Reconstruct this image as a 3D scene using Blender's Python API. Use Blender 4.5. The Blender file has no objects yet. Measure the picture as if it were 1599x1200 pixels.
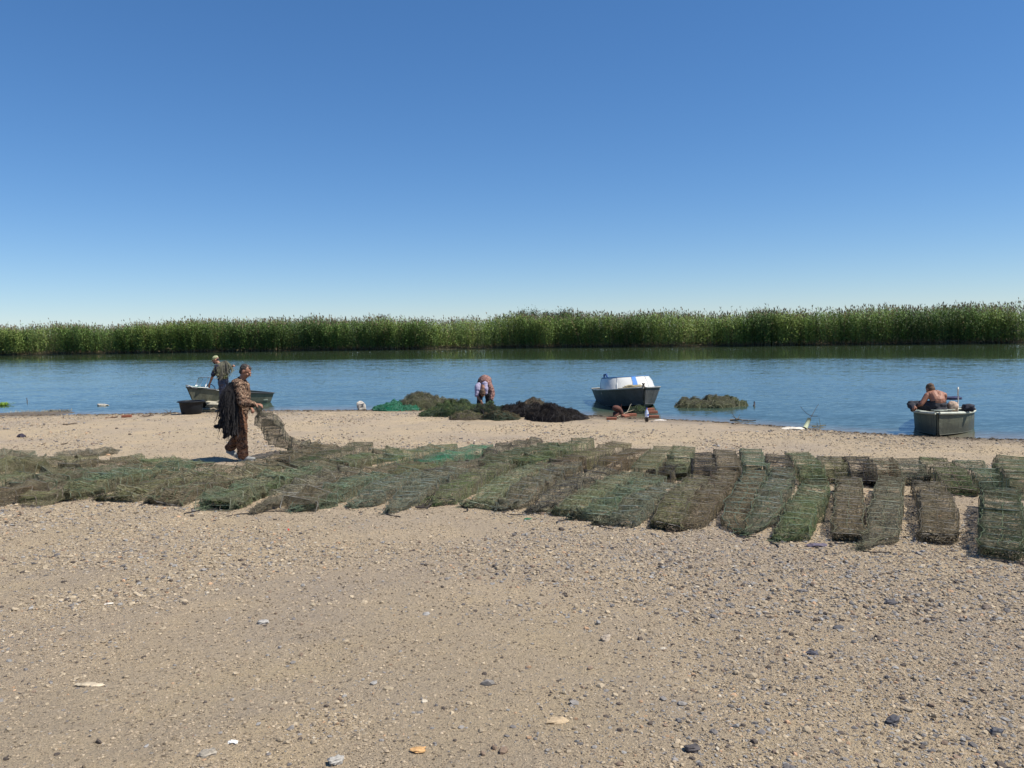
import bpy, math, random
import numpy as np
from mathutils import Vector, Matrix
from mathutils import noise as mnoise
random.seed(7); RNG = np.random.default_rng(7)
C = bpy.context.scene
COL = C.collection
R = math.radians

# ------------------------------------------------------------------ camera, sky, sun, exposure
FPX = 1230.0; PITCH = 3.95; ROLL = -1.0; EYE = 2.3
cam_d = bpy.data.cameras.new('camera'); cam = bpy.data.objects.new('camera', cam_d); COL.objects.link(cam)
cam_d.sensor_width = 36; cam_d.lens = 36 * FPX / 1599.0; cam_d.clip_start = 0.05; cam_d.clip_end = 12000
CAMM = Matrix.Translation((0, 0, EYE)) @ Matrix.Rotation(R(90 - PITCH), 4, 'X') @ Matrix.Rotation(R(ROLL), 4, 'Z')
cam.matrix_world = CAMM
C.camera = cam
C.render.resolution_x = 1024; C.render.resolution_y = 768

SUN_EL = 57.0; SUN_AZ = -14.0          # azimuth measured from +X (picture right), negative = towards the camera
w = bpy.data.worlds.new('World'); C.world = w; w.use_nodes = True
nt = w.node_tree; nt.nodes.clear()
sky = nt.nodes.new('ShaderNodeTexSky'); sky.sky_type = 'NISHITA'; sky.sun_disc = False
sky.sun_elevation = R(SUN_EL); sky.sun_rotation = R(90 - SUN_AZ)
sky.altitude = 0; sky.air_density = 0.9; sky.dust_density = 0.0; sky.ozone_density = 10.0
hs = nt.nodes.new('ShaderNodeHueSaturation'); hs.inputs['Saturation'].default_value = 1.13; hs.inputs['Hue'].default_value = 0.504; hs.inputs['Value'].default_value = 1.0
bg = nt.nodes.new('ShaderNodeBackground'); bg.inputs['Strength'].default_value = 0.124
out = nt.nodes.new('ShaderNodeOutputWorld')
nt.links.new(sky.outputs[0], hs.inputs['Color']); gm0 = nt.nodes.new('ShaderNodeGamma'); gm0.inputs['Gamma'].default_value = 0.84
nt.links.new(hs.outputs[0], gm0.inputs[0]); nt.links.new(gm0.outputs[0], bg.inputs[0]); nt.links.new(bg.outputs[0], out.inputs[0])
sd = bpy.data.lights.new('sun', 'SUN'); sd.energy = 5.0; sd.angle = R(0.5); sd.color = (1.0, 0.935, 0.83)
so = bpy.data.objects.new('sun', sd); COL.objects.link(so)
sdir = Vector((math.cos(R(SUN_EL)) * math.cos(R(SUN_AZ)), math.cos(R(SUN_EL)) * math.sin(R(SUN_AZ)), math.sin(R(SUN_EL))))
so.rotation_euler = sdir.to_track_quat('Z', 'Y').to_euler(); so.location = (10, -5, 20)
C.view_settings.view_transform = 'Standard'; C.view_settings.look = 'None'
C.view_settings.exposure = 0.35; C.view_settings.gamma = 1.0
C.cycles.transparent_max_bounces = 40
C.cycles.max_bounces = 8

# ------------------------------------------------------------------ helpers
def vnoise(x, y, s=1.0, seed=0):
    """value noise for numpy arrays, 0..1"""
    x = np.asarray(x, float) / s + seed * 17.31 + 1000; y = np.asarray(y, float) / s + seed * 9.77 + 1000
    xi = np.floor(x); yi = np.floor(y); fx = x - xi; fy = y - yi
    fx = fx * fx * (3 - 2 * fx); fy = fy * fy * (3 - 2 * fy)
    def h(a, b):
        n = np.sin(a * 127.1 + b * 311.7 + seed * 74.7) * 43758.5453
        return n - np.floor(n)
    return (h(xi, yi) * (1 - fx) + h(xi + 1, yi) * fx) * (1 - fy) + (h(xi, yi + 1) * (1 - fx) + h(xi + 1, yi + 1) * fx) * fy
def fbm(x, y, s=1.0, seed=0, o=4):
    a = 0; k = 1; t = 0
    for i in range(o):
        a = a + k * vnoise(x, y, s / (2 ** i), seed + i); t += k; k *= .5
    return a / t

def ray(px, py):
    d = CAMM.to_3x3() @ Vector(((px - 799.5) / FPX, -(py - 600) / FPX, -1.0))
    return np.array(d)
def at_z(px, py, z=0.0):
    d = ray(px, py); t = (z - EYE) / d[2]
    return np.array([d[0] * t, d[1] * t, z])

_sh = [(-400, 652), (-150, 650), (0, 649.5), (200, 647), (400, 641.5), (520, 641), (640, 641), (820, 645), (930, 650.5), (1100, 658), (1200, 665), (1300, 673), (1400, 680), (1500, 684), (1599, 686.5), (1800, 692), (2100, 700)]
_shw = np.array([at_z(a, b) for a, b in _sh])
_fb = [(-400, 562), (0, 556), (400, 550), (800, 544.5), (1200, 541), (1599, 537), (2000, 533.5)]
_fbw = np.array([at_z(a, b) for a, b in _fb])
def shore_y(x): return np.interp(x, _shw[:, 0], _shw[:, 1])
def far_y(x):
    x = np.asarray(x, float)
    y = np.interp(x, _fbw[:, 0], _fbw[:, 1])
    sl = (_fbw[-1, 1] - _fbw[-2, 1]) / (_fbw[-1, 0] - _fbw[-2, 0])
    y = np.where(x > _fbw[-1, 0], np.maximum(y + (x - _fbw[-1, 0]) * sl, 40), y)
    return y + (fbm(x, x * 0, 6, 5) - .5) * 2.4
def ground(x, y, fine=False):
    x = np.asarray(x, float); y = np.asarray(y, float)
    d = shore_y(x) - y + (fbm(x, y, 2.0, 3, 3) - .5) * .5
    zl = 0.011 * d + 0.03 * np.minimum(np.maximum(d, 0), 1.2) + np.maximum(d - 9, 0) ** 2 * 0.0036
    zl = np.where(d > 22, 0.242 + .036 + 13 ** 2 * .0036 + (d - 22) * .01, zl)
    zl = zl + (fbm(x, y, 3.0, 8, 3) - .5) * .06 * np.clip(d / 2, 0, 1) + (fbm(x, y, .42, 11, 3) - .5) * .028 * np.clip(d, 0, 1)
    zw = np.maximum(0.12 * d, -1.2)
    z = np.where(d > 0, zl, zw)
    df = y - far_y(x)
    z = np.where(df > -8, np.maximum(z, np.clip(df * 0.15, -1.2, 0.25 + 0 * df)), z)
    z = z + np.where(df > 12, np.clip((df - 12) * .01, 0, .4), 0)
    return z
def at(px, py, h=0.0):
    """world point where the ray through a photo pixel meets the ground raised by h"""
    d = ray(px, py); lo, hi = 0.5, 400.0
    ts = np.linspace(1.0, 60.0, 600)
    P = d[None] * ts[:, None]; z = P[:, 2] + EYE
    g = np.maximum(ground(P[:, 0], P[:, 1]), 0) + h
    k = np.argmax(z < g)
    a, b = ts[max(k - 1, 0)], ts[k]
    for _ in range(18):
        m = (a + b) / 2; q = d * m
        if q[2] + EYE < float(max(ground(q[0], q[1]), 0)) + h: b = m
        else: a = m
    q = d * b
    return np.array([q[0], q[1], q[2] + EYE])
def gz(x, y): return max(float(ground(x, y)), 0.0)

def tag(o, label=None, cat=None, group=None, kind=None):
    if label: o['label'] = label
    if cat: o['category'] = cat
    if group: o['group'] = group
    if kind: o['kind'] = kind
    return o
def empty(name, loc, rz=0, label=None, cat=None, group=None):
    o = bpy.data.objects.new(name, None); o.empty_display_size = .1; COL.objects.link(o)
    o.location = loc; o.rotation_euler = (0, 0, rz)
    return tag(o, label, cat, group)

class MB:
    def __init__(s): s.v = []; s.f = []; s.uv = []; s.c = []; s.n = 0; s.mi = []
    def add(s, verts, faces, uv=None, col=None, mi=0):
        verts = np.asarray(verts, float).reshape(-1, 3); k = s.n
        s.v.append(verts); s.n += len(verts)
        s.f += [tuple(int(i) + k for i in f) for f in faces]
        s.mi += [mi] * len(faces)
        s.uv.append(np.asarray(uv, float) if uv is not None else np.zeros((len(verts), 2)))
        s.c.append(np.tile(np.asarray(col, float), (len(verts), 1)) if col is not None and np.ndim(col) == 1 else (np.asarray(col, float) if col is not None else np.ones((len(verts), 3))))
    def grid(s, P, uv=None, col=None, mi=0, closeu=False, closev=False):
        P = np.asarray(P, float); a, b = P.shape[:2]; F = []
        for i in range(a if closeu else a - 1):
            for j in range(b if closev else b - 1):
                F.append((i * b + j, ((i + 1) % a) * b + j, ((i + 1) % a) * b + (j + 1) % b, i * b + (j + 1) % b))
        s.add(P.reshape(-1, 3), F, None if uv is None else np.asarray(uv).reshape(-1, 2), col, mi)
    def box(s, c, d, rot=None, mi=0, bev=0.0, col=None):
        d = np.array(d) / 2; V = []
        b = min(bev, min(d) * .6)
        if b <= 0:
            V = [np.array([x, y, z]) * d for x in (-1, 1) for y in (-1, 1) for z in (-1, 1)]
            F = [(0, 1, 3, 2), (4, 6, 7, 5), (0, 4, 5, 1), (2, 3, 7, 6), (0, 2, 6, 4), (1, 5, 7, 3)]
        else:
            idx = {}; F = []
            for x in (-1, 1):
                for y in (-1, 1):
                    for z in (-1, 1):
                        sg = np.array([x, y, z])
                        for ax in range(3):
                            p = sg * (d - b); p[ax] = sg[ax] * d[ax]
                            idx[(x, y, z, ax)] = len(V); V.append(p)
            for ax in range(3):
                o1, o2 = [a for a in range(3) if a != ax]
                for sgn in (-1, 1):
                    q = []
                    for (a, b2) in ((-1, -1), (1, -1), (1, 1), (-1, 1)):
                        k = [0, 0, 0]; k[ax] = sgn; k[o1] = a; k[o2] = b2; q.append(idx[tuple(k) + (ax,)])
                    F.append(tuple(q))
            for ax in range(3):   # edges along ax
                o1, o2 = [a for a in range(3) if a != ax]
                for a in (-1, 1):
                    for b2 in (-1, 1):
                        k0 = [0, 0, 0]; k1 = [0, 0, 0]; k0[ax] = -1; k1[ax] = 1
                        for k in (k0, k1): k[o1] = a; k[o2] = b2
                        F.append((idx[tuple(k0) + (o1,)], idx[tuple(k1) + (o1,)], idx[tuple(k1) + (o2,)], idx[tuple(k0) + (o2,)]))
            for x in (-1, 1):
                for y in (-1, 1):
                    for z in (-1, 1): F.append((idx[(x, y, z, 0)], idx[(x, y, z, 1)], idx[(x, y, z, 2)]))
        V = np.array(V)
        if rot is not None: V = V @ np.array(rot).T
        s.add(V + np.array(c), F, mi=mi, col=col)
    def tube(s, pts, r, sides=6, closed=False, caps=True, mi=0, col=None):
        pts = np.asarray(pts, float); n = len(pts)
        rr = np.full(n, r) if np.ndim(r) == 0 else np.asarray(r, float)
        if closed: T = np.roll(pts, -1, 0) - np.roll(pts, 1, 0)
        else: T = np.gradient(pts, axis=0)
        T = T / (np.linalg.norm(T, axis=1)[:, None] + 1e-9)
        ref = np.array([0, 0, 1.0]) if abs(T[0][2]) < .8 else np.array([1.0, 0, 0])
        N = []
        nn = ref - T[0] * np.dot(ref, T[0]); nn /= np.linalg.norm(nn)
        for t in T:
            nn = nn - t * np.dot(nn, t); l = np.linalg.norm(nn)
            nn = nn / l if l > 1e-6 else np.array([0, 1.0, 0]); N.append(nn)
        N = np.array(N); B = np.cross(T, N)
        a = np.arange(sides) * 2 * math.pi / sides
        P = pts[:, None] + rr[:, None, None] * (np.cos(a)[None, :, None] * N[:, None] + np.sin(a)[None, :, None] * B[:, None])
        k = s.n
        s.grid(P, col=col, mi=mi, closeu=closed, closev=True)
        if caps and not closed and sides > 2:
            s.f.append(tuple(k + i for i in range(sides))[::-1]); s.mi.append(mi)
            s.f.append(tuple(k + (n - 1) * sides + i for i in range(sides))); s.mi.append(mi)
    def lathe(s, prof, seg=20, c=(0, 0, 0), mi=0, sx=1, sy=1, rot=None, col=None):
        a = np.arange(seg) * 2 * math.pi / seg
        P = np.array([[(r * math.cos(t) * sx, r * math.sin(t) * sy, z) for t in a] for r, z in prof])
        if rot is not None: P = P @ np.array(rot).T
        s.grid(P + np.array(c), mi=mi, closev=True, col=col)
    def ell(s, c, rad, rot=None, seg=12, rings=8, mi=0, col=None):
        prof = [(max(math.sin(math.pi * i / rings), 1e-3), -math.cos(math.pi * i / rings)) for i in range(rings + 1)]
        a = np.arange(seg) * 2 * math.pi / seg
        P = np.array([[(r * math.cos(t), r * math.sin(t), z) for t in a] for r, z in prof]) * np.array(rad)
        if rot is not None: P = P @ np.array(rot).T
        s.grid(P + np.array(c), mi=mi, closev=True, col=col)
    def build(s, name, mats, parent=None, smooth=True, weld=False):
        me = bpy.data.meshes.new(name)
        V = np.vstack(s.v)
        me.from_pydata(V.tolist(), [], s.f)
        if not isinstance(mats, (list, tuple)): mats = [mats]
        for m in mats: me.materials.append(m)
        me.polygons.foreach_set('material_index', s.mi)
        me.polygons.foreach_set('use_smooth', [smooth] * len(me.polygons))
        UV = np.vstack(s.uv)
        if np.any(UV):
            ul = me.uv_layers.new(name='UVMap'); li = np.empty(len(me.loops), np.int32); me.loops.foreach_get('vertex_index', li)
            ul.data.foreach_set('uv', UV[li].astype(np.float32).ravel())
        CC = np.vstack(s.c)
        if not np.all(CC == 1):
            ca = me.color_attributes.new('col', 'FLOAT_COLOR', 'POINT')
            ca.data.foreach_set('color', np.hstack([CC, np.ones((len(CC), 1))]).astype(np.float32).ravel())
        me.update()
        o = bpy.data.objects.new(name, me); COL.objects.link(o)
        if parent: o.parent = parent
        return o
def fast_mesh(name, V, F, mat, col=None, smooth=False, parent=None, uv=None):
    """V (n,3), F (m,k) all the same length"""
    me = bpy.data.meshes.new(name); k = F.shape[1]
    me.vertices.add(len(V)); me.vertices.foreach_set('co', V.astype(np.float32).ravel())
    me.loops.add(F.size); me.loops.foreach_set('vertex_index', F.astype(np.int32).ravel())
    me.polygons.add(len(F)); me.polygons.foreach_set('loop_start', (np.arange(len(F)) * k).astype(np.int32))
    me.polygons.foreach_set('use_smooth', np.full(len(F), smooth))
    me.update(calc_edges=True); me.validate()
    me.materials.append(mat)
    if col is not None:
        ca = me.color_attributes.new('col', 'FLOAT_COLOR', 'POINT')
        ca.data.foreach_set('color', np.hstack([col, np.ones((len(col), 1))]).astype(np.float32).ravel())
    o = bpy.data.objects.new(name, me); COL.objects.link(o)
    if parent: o.parent = parent
    return o

# ------------------------------------------------------------------ materials
class NT:
    def __init__(s, name):
        s.m = bpy.data.materials.new(name); s.m.use_nodes = True; s.t = s.m.node_tree; s.t.nodes.clear()
        s.out = s.n('ShaderNodeOutputMaterial')
    def n(s, typ, **kw):
        o = s.t.nodes.new(typ)
        for k, v in kw.items():
            if k[0] == '_': setattr(o, k[1:], v)
            else: s.set(o.inputs[k.replace('__', ' ')], v)
        return o
    def set(s, inp, v):
        if isinstance(v, bpy.types.NodeSocket): s.t.links.new(v, inp)
        else: inp.default_value = v
    def noise(s, vec, scale, detail=4, rough=.55, dist=0):
        o = s.n('ShaderNodeTexNoise', Scale=scale, Detail=detail, Roughness=rough, Distortion=dist)
        if vec is not None: s.set(o.inputs['Vector'], vec)
        return o
    def math(s, op, a, b=0.0, clamp=False):
        o = s.n('ShaderNodeMath', _operation=op, _use_clamp=clamp); s.set(o.inputs[0], a); s.set(o.inputs[1], b); return o.outputs[0]
    def vmath(s, op, a, b=(0, 0, 0)):
        o = s.n('ShaderNodeVectorMath', _operation=op); s.set(o.inputs[0], a); s.set(o.inputs[1], b); return o.outputs[0]
    def mix(s, f, a, b, typ='MIX'):
        o = s.n('ShaderNodeMix', _data_type='RGBA', _blend_type=typ)
        s.set(o.inputs[0], f); s.set(o.inputs[6], a if isinstance(a, bpy.types.NodeSocket) else (*a, 1)); s.set(o.inputs[7], b if isinstance(b, bpy.types.NodeSocket) else (*b, 1))
        return o.outputs[2]
    def ramp(s, f, pts, interp='LINEAR'):
        o = s.n('ShaderNodeValToRGB'); e = o.color_ramp; e.interpolation = interp
        while len(e.elements) < len(pts): e.elements.new(.5)
        for i, (p, c) in enumerate(pts):
            e.elements[i].position = p; e.elements[i].color = (*c, 1) if len(c) == 3 else c
        s.set(o.inputs[0], f); return o.outputs[0]
    def rng(s, f, a, b, c, d):
        o = s.n('ShaderNodeMapRange'); s.set(o.inputs[0], f)
        for i, v in enumerate((a, b, c, d)): o.inputs[i + 1].default_value = v
        return o.outputs[0]
    def bump(s, h, strength=.5, dist=.01):
        o = s.n('ShaderNodeBump', Strength=strength, Distance=dist); s.set(o.inputs['Height'], h); return o.outputs[0]
    def finish(s, shader): s.t.links.new(shader, s.out.inputs[0]); return s.m

_mc = {}
def mat(name, col, rough=.7, metal=0.0, var=.25, scale=8.0, bump=.3, col2=None, spec=.5, scale2=None, detail=5):
    if name in _mc: return _mc[name]
    t = NT(name); co = t.n('ShaderNodeTexCoord').outputs['Object']
    n1 = t.noise(co, scale, detail); n2 = t.noise(co, (scale2 or scale * 6), 4)
    c2 = col2 or tuple(c * (1 - var * 1.6) for c in col)
    f = t.rng(n1.outputs[0], .35, .65, 0, 1)
    c = t.mix(f, c2, col)
    c = t.mix(t.rng(n2.outputs[0], .3, .7, 0, .5), c, tuple(min(x * (1 + var), 1) for x in col))
    p = t.n('ShaderNodeBsdfPrincipled', Metallic=metal); t.set(p.inputs['Base Color'], c)
    t.set(p.inputs['Roughness'], t.rng(n2.outputs[0], .2, .8, max(rough - .12, .02), min(rough + .12, 1)))
    p.inputs['Specular IOR Level'].default_value = spec
    if bump: t.set(p.inputs['Normal'], t.bump(n2.outputs[0], bump, .01))
    _mc[name] = t.finish(p.outputs[0]); return _mc[name]

def attr_mat(name, rough=.85, transl=0.0, var=.3, scale=30, bump=.0, spec=.3):
    t = NT(name); a = t.n('ShaderNodeAttribute', _attribute_name='col')
    co = t.n('ShaderNodeTexCoord').outputs['Object']; n = t.noise(co, scale, 4)
    v = t.rng(n.outputs[0], .3, .7, 1 - var, 1 + var)
    c = t.vmath('MULTIPLY', a.outputs['Color'], t.n('ShaderNodeCombineXYZ', X=v, Y=v, Z=v).outputs[0])
    p = t.n('ShaderNodeBsdfPrincipled', Roughness=rough); t.set(p.inputs['Base Color'], c); p.inputs['Specular IOR Level'].default_value = spec
    if bump: t.set(p.inputs['Normal'], t.bump(n.outputs[0], bump, .004))
    if transl:
        tr = t.n('ShaderNodeBsdfTranslucent'); t.set(tr.inputs[0], c)
        m = t.n('ShaderNodeMixShader', Fac=transl); t.set(m.inputs[1], p.outputs[0]); t.set(m.inputs[2], tr.outputs[0])
        return t.finish(m.outputs[0])
    return t.finish(p.outputs[0])

def net_mat(name, c1, c2, thr=(.13, .36), pitch=.015, dust=.85):
    t = NT(name); tc = t.n('ShaderNodeTexCoord'); co = tc.outputs['Object']
    uv = t.vmath('MULTIPLY', tc.outputs['UV'], (1 / pitch, 1 / pitch, 0))
    nd = t.noise(tc.outputs['UV'], 14.0, 3)
    uv = t.vmath('ADD', uv, t.vmath('MULTIPLY', nd.outputs['Color'], (2.2, 2.2, 0)))
    sp = t.n('ShaderNodeSeparateXYZ', Vector=uv)
    a = t.math('FRACT', t.math('ADD', sp.outputs[0], sp.outputs[1])); b = t.math('FRACT', t.math('SUBTRACT', sp.outputs[0], sp.outputs[1]))
    big = t.noise(co, 5.0, 5, .6)
    th = t.rng(big.outputs[0], .35, .65, thr[0], thr[1])
    msk = t.math('MAXIMUM', t.math('LESS_THAN', a, th), t.math('LESS_THAN', b, th))
    # twine runs a little clumped: extra streaks lengthways and across
    st = t.noise(t.vmath('MULTIPLY', tc.outputs['UV'], (60, 7, 0)), 1.0, 2); st2 = t.noise(t.vmath('MULTIPLY', tc.outputs['UV'], (6, 70, 3)), 1.0, 2)
    msk = t.math('MAXIMUM', msk, t.math('GREATER_THAN', st.outputs[0], .685))
    msk = t.math('MAXIMUM', msk, t.math('GREATER_THAN', st2.outputs[0], .67))
    n2 = t.noise(co, 9.0, 4); n3 = t.noise(co, 45.0, 3)
    c = t.mix(t.rng(n2.outputs[0], .38, .62, 0, 1), c1, c2); n4 = t.noise(co, 3.1, 4); c = t.mix(t.rng(n4.outputs[0], .40, .64, dust * .18, dust), c, (.18, .16, .11))
    v = t.rng(n3.outputs[0], .3, .7, .45, 1.7)
    c = t.vmath('MULTIPLY', c, t.n('ShaderNodeCombineXYZ', X=v, Y=v, Z=v).outputs[0])
    d = t.n('ShaderNodeBsdfDiffuse', Roughness=.9); t.set(d.inputs[0], c)
    tr = t.n('ShaderNodeBsdfTranslucent'); t.set(tr.inputs[0], c)
    m1 = t.n('ShaderNodeMixShader', Fac=.25); t.set(m1.inputs[1], d.outputs[0]); t.set(m1.inputs[2], tr.outputs[0])
    m2 = t.n('ShaderNodeMixShader', Fac=msk); t.set(m2.inputs[1], t.n('ShaderNodeBsdfTransparent').outputs[0]); t.set(m2.inputs[2], m1.outputs[0])
    return t.finish(m2.outputs[0])

NETC = {  # twine colours: (main, second)
 'olive': ((0.150, 0.168, 0.076), (0.192, 0.180, 0.097)), 'brown': ((0.126, 0.102, 0.065), (0.168, 0.138, 0.086)), 'green': ((0.102, 0.168, 0.070), (0.150, 0.180, 0.081)),
 'darkgreen': ((0.036, 0.074, 0.039), (0.078, 0.090, 0.049)), 'black': ((.020, .019, .023), (.045, .038, .038)), 'teal': ((0.102, 0.180, 0.113), (0.138, 0.168, 0.097)),
 'bright': ((0.030, 0.300, 0.173), (0.060, 0.192, 0.108)), 'grey': ((0.192, 0.180, 0.124), (0.132, 0.132, 0.108)), 'bluegrey': ((0.120, 0.162, 0.124), (0.156, 0.162, 0.113)),
 'lightgreen': ((0.156, 0.210, 0.103), (0.180, 0.186, 0.103)), 'rust': ((0.156, 0.094, 0.054), (0.120, 0.102, 0.059)), 'purple': ((0.156, 0.138, 0.103), (0.144, 0.150, 0.097))}
NM = {k: net_mat('net_' + k, a, b) for k, (a, b) in NETC.items()}; NMW = {k: net_mat('wet_net_' + k, tuple(q * .7 for q in a), tuple(q * .7 for q in b), dust=.12) for k, (a, b) in NETC.items()}
WM = {k: mat('wire_' + k, tuple(min(x * .8 + .5 * sum(a) / 3 + .06, 1) for x in a), .6, 0, .5, 9, 0, tuple(x * .4 for x in b)) for k, (a, b) in NETC.items()}
DM = {k: mat('twine_' + k, tuple(x * .55 + .3 * sum(a) / 3 for x in a), .9, 0, .4, 12, 0, tuple(x * .6 for x in b)) for k, (a, b) in NETC.items()}

# ground material
def ground_mat():
    t = NT('ground_sand'); co = t.n('ShaderNodeTexCoord').outputs['Object']
    geo = t.n('ShaderNodeNewGeometry'); z = t.n('ShaderNodeSeparateXYZ', Vector=geo.outputs['Position']).outputs[2]
    big = t.noise(co, .35, 4); mid = t.noise(co, 2.2, 5, .6); fine = t.noise(co, 28, 6, .7); grit = t.noise(co, 130, 4, .7); vf = t.noise(co, 420, 2)
    c = t.mix(t.rng(big.outputs[0], .38, .62, 0, 1), (.53, .42, .295), (.605, .475, .30))
    big2 = t.noise(co, .9, 5, .6); c = t.mix(t.rng(big2.outputs[0], .48, .66, 0, .8), c, (.66, .51, .32)); big3 = t.noise(t.vmath('ADD', co, (7, 2, 0)), .6, 5, .65); c = t.mix(t.rng(big3.outputs[0], .5, .66, 0, .6), c, (.40, .335, .275))
    c = t.mix(t.rng(mid.outputs[0], .42, .68, 0, .75), c, (.54, .435, .31))
    c = t.mix(t.rng(fine.outputs[0], .5, .68, 0, .6), c, (.40, .325, .235))
    c = t.mix(t.rng(grit.outputs[0], .54, .66, 0, .9), c, (.13, .105, .085))  # dark specks: pebble shadows put into the sand colour, besides real grit
    c = t.mix(t.rng(grit.outputs[0], .42, .3, 0, .5), c, (.56, .46, .34))
    # scattered tiny pebble flecks of several colours
    vo = t.n('ShaderNodeTexVoronoi', _feature='F1', Scale=75.0, Randomness=1.0); t.set(vo.inputs['Vector'], co)
    peb = t.ramp(vo.outputs['Color'], [(0, (.13, .12, .12)), (.3, (.30, .29, .28)), (.5, (.42, .30, .19)), (.7, (.21, .17, .13)), (.85, (.55, .49, .40))], 'CONSTANT')
    sel = t.math('GREATER_THAN', t.n('ShaderNodeSeparateColor', Color=vo.outputs['Color']).outputs[1], .62)
    pm = t.math('MULTIPLY', t.math('LESS_THAN', vo.outputs['Distance'], .28), sel)
    pm = t.math('MULTIPLY', pm, t.rng(mid.outputs[0], .35, .6, .2, .85))
    c = t.mix(pm, c, peb)
    # coarser flecks that still read far off
    vo2 = t.n('ShaderNodeTexVoronoi', _feature='F1', Scale=26.0, Randomness=1.0); t.set(vo2.inputs['Vector'], co)
    sel2 = t.math('GREATER_THAN', t.n('ShaderNodeSeparateColor', Color=vo2.outputs['Color']).outputs[0], .7)
    pm2 = t.math('MULTIPLY', t.math('LESS_THAN', vo2.outputs['Distance'], .24), sel2)
    c = t.mix(t.math('MULTIPLY', pm2, .75), c, t.ramp(vo2.outputs['Color'], [(0, (.13, .105, .085)), (.45, (.24, .19, .15)), (.75, (.36, .34, .31))], 'CONSTANT'))
    wet = t.rng(t.math('ADD', z, t.math('MULTIPLY', mid.outputs[0], .03)), .018, .075, 1, 0)
    c = t.mix(t.math('MULTIPLY', wet, .75), c, (.10, .082, .058))
    far = t.rng(t.n('ShaderNodeSeparateXYZ', Vector=geo.outputs['Position']).outputs[1], 55, 58, 0, 1); c = t.mix(far, c, (.085, .075, .045))
    p = t.n('ShaderNodeBsdfPrincipled'); t.set(p.inputs['Base Color'], c); t.set(p.inputs['Roughness'], t.rng(wet, 0, 1, .95, .45))
    p.inputs['Specular IOR Level'].default_value = .2
    h = t.math('ADD', t.math('MULTIPLY', fine.outputs[0], 1.0), t.math('MULTIPLY', grit.outputs[0], .55))
    h = t.math('ADD', h, t.math('MULTIPLY', vf.outputs[0], .15)); h = t.math('ADD', h, t.math('MULTIPLY', pm, .25)); h = t.math('ADD', h, t.math('MULTIPLY', pm2, .5))
    h = t.math('ADD', h, t.math('MULTIPLY', mid.outputs[0], 1.5))
    t.set(p.inputs['Normal'], t.bump(h, 1.0, .040))
    return t.finish(p.outputs[0])
def water_mat():
    t = NT('river_water'); co = t.n('ShaderNodeTexCoord').outputs['Object']
    geo = t.n('ShaderNodeNewGeometry'); pos = t.n('ShaderNodeSeparateXYZ', Vector=geo.outputs['Position'])
    # calm strip in the lee of the reeds: the strip follows the far bank (slanting line)
    X = pos.outputs[0]; Y = pos.outputs[1]
    bank = t.math('SUBTRACT', 96.5, t.math('MULTIPLY', X, .17))
    wob = t.noise(co, .06, 3)
    d = t.math('ADD', t.math('SUBTRACT', bank, Y), t.math('MULTIPLY', t.math('SUBTRACT', wob.outputs[0], .5), 16))
    lee = t.math('ADD', t.math('MULTIPLY', X, .27), 36.0)     # the lee is wider on the right
    rip = t.rng(t.math('DIVIDE', d, lee), .90, 1.06, 0.025, 1)
    gust = t.noise(t.vmath('MULTIPLY', co, (.12, .32, 1)), 1.0, 3)
    near = t.rng(Y, 17, 40, 1.0, .85)
    rip2 = t.math('MULTIPLY', t.math('MULTIPLY', rip, t.rng(gust.outputs[0], .3, .7, .6, 1.25)), near)
    s1 = t.noise(t.vmath('MULTIPLY', co, (1.0, 2.6, 1)), .9, 3, .6); s2 = t.noise(t.vmath('MULTIPLY', co, (1.0, 3.4, 1)), 4.2, 5, .68)
    v1 = t.vmath('MULTIPLY', t.vmath('SUBTRACT', s1.outputs['Color'], (.5, .5, .5)), (.07, .11, 0)); v2 = t.vmath('MULTIPLY', t.vmath('SUBTRACT', s2.outputs['Color'], (.5, .5, .5)), (.17, .33, 0))
    v = t.vmath('MULTIPLY', t.vmath('ADD', v1, v2), t.n('ShaderNodeCombineXYZ', X=rip2, Y=rip2, Z=rip2).outputs[0])
    lean = t.n('ShaderNodeCombineXYZ', Y=t.math('MULTIPLY', rip2, -.030), Z=1.0).outputs[0]   # the wavelet faces one sees at this low angle lean to the shore
    bp = t.n('ShaderNodeVectorMath', _operation='NORMALIZE'); t.set(bp.inputs[0], t.vmath('ADD', v, lean))
    col = t.mix(t.rng(gust.outputs[0], .3, .7, 0, 1), (.034, .062, .045), (.046, .076, .058)); col = t.mix(t.rng(rip, .1, 1, 0, 1), (.045, .07, .03), col)  # greener along the reeds: their reflection is put into the base colour
    dp = t.n('ShaderNodeAttribute', _attribute_name='col').outputs['Color']; sh = t.math('ADD', t.n('ShaderNodeSeparateColor', Color=dp).outputs[0], t.math('MULTIPLY', t.math('SUBTRACT', gust.outputs[0], .5), .5))
    col = t.mix(t.rng(sh, .05, .9, .85, 0), col, (.17, .145, .10))
    p = t.n('ShaderNodeBsdfPrincipled', Roughness=.06, IOR=1.33); t.set(p.inputs['Base Color'], col); t.set(p.inputs['Normal'], bp.outputs[0])
    return t.finish(p.outputs[0])

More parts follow.
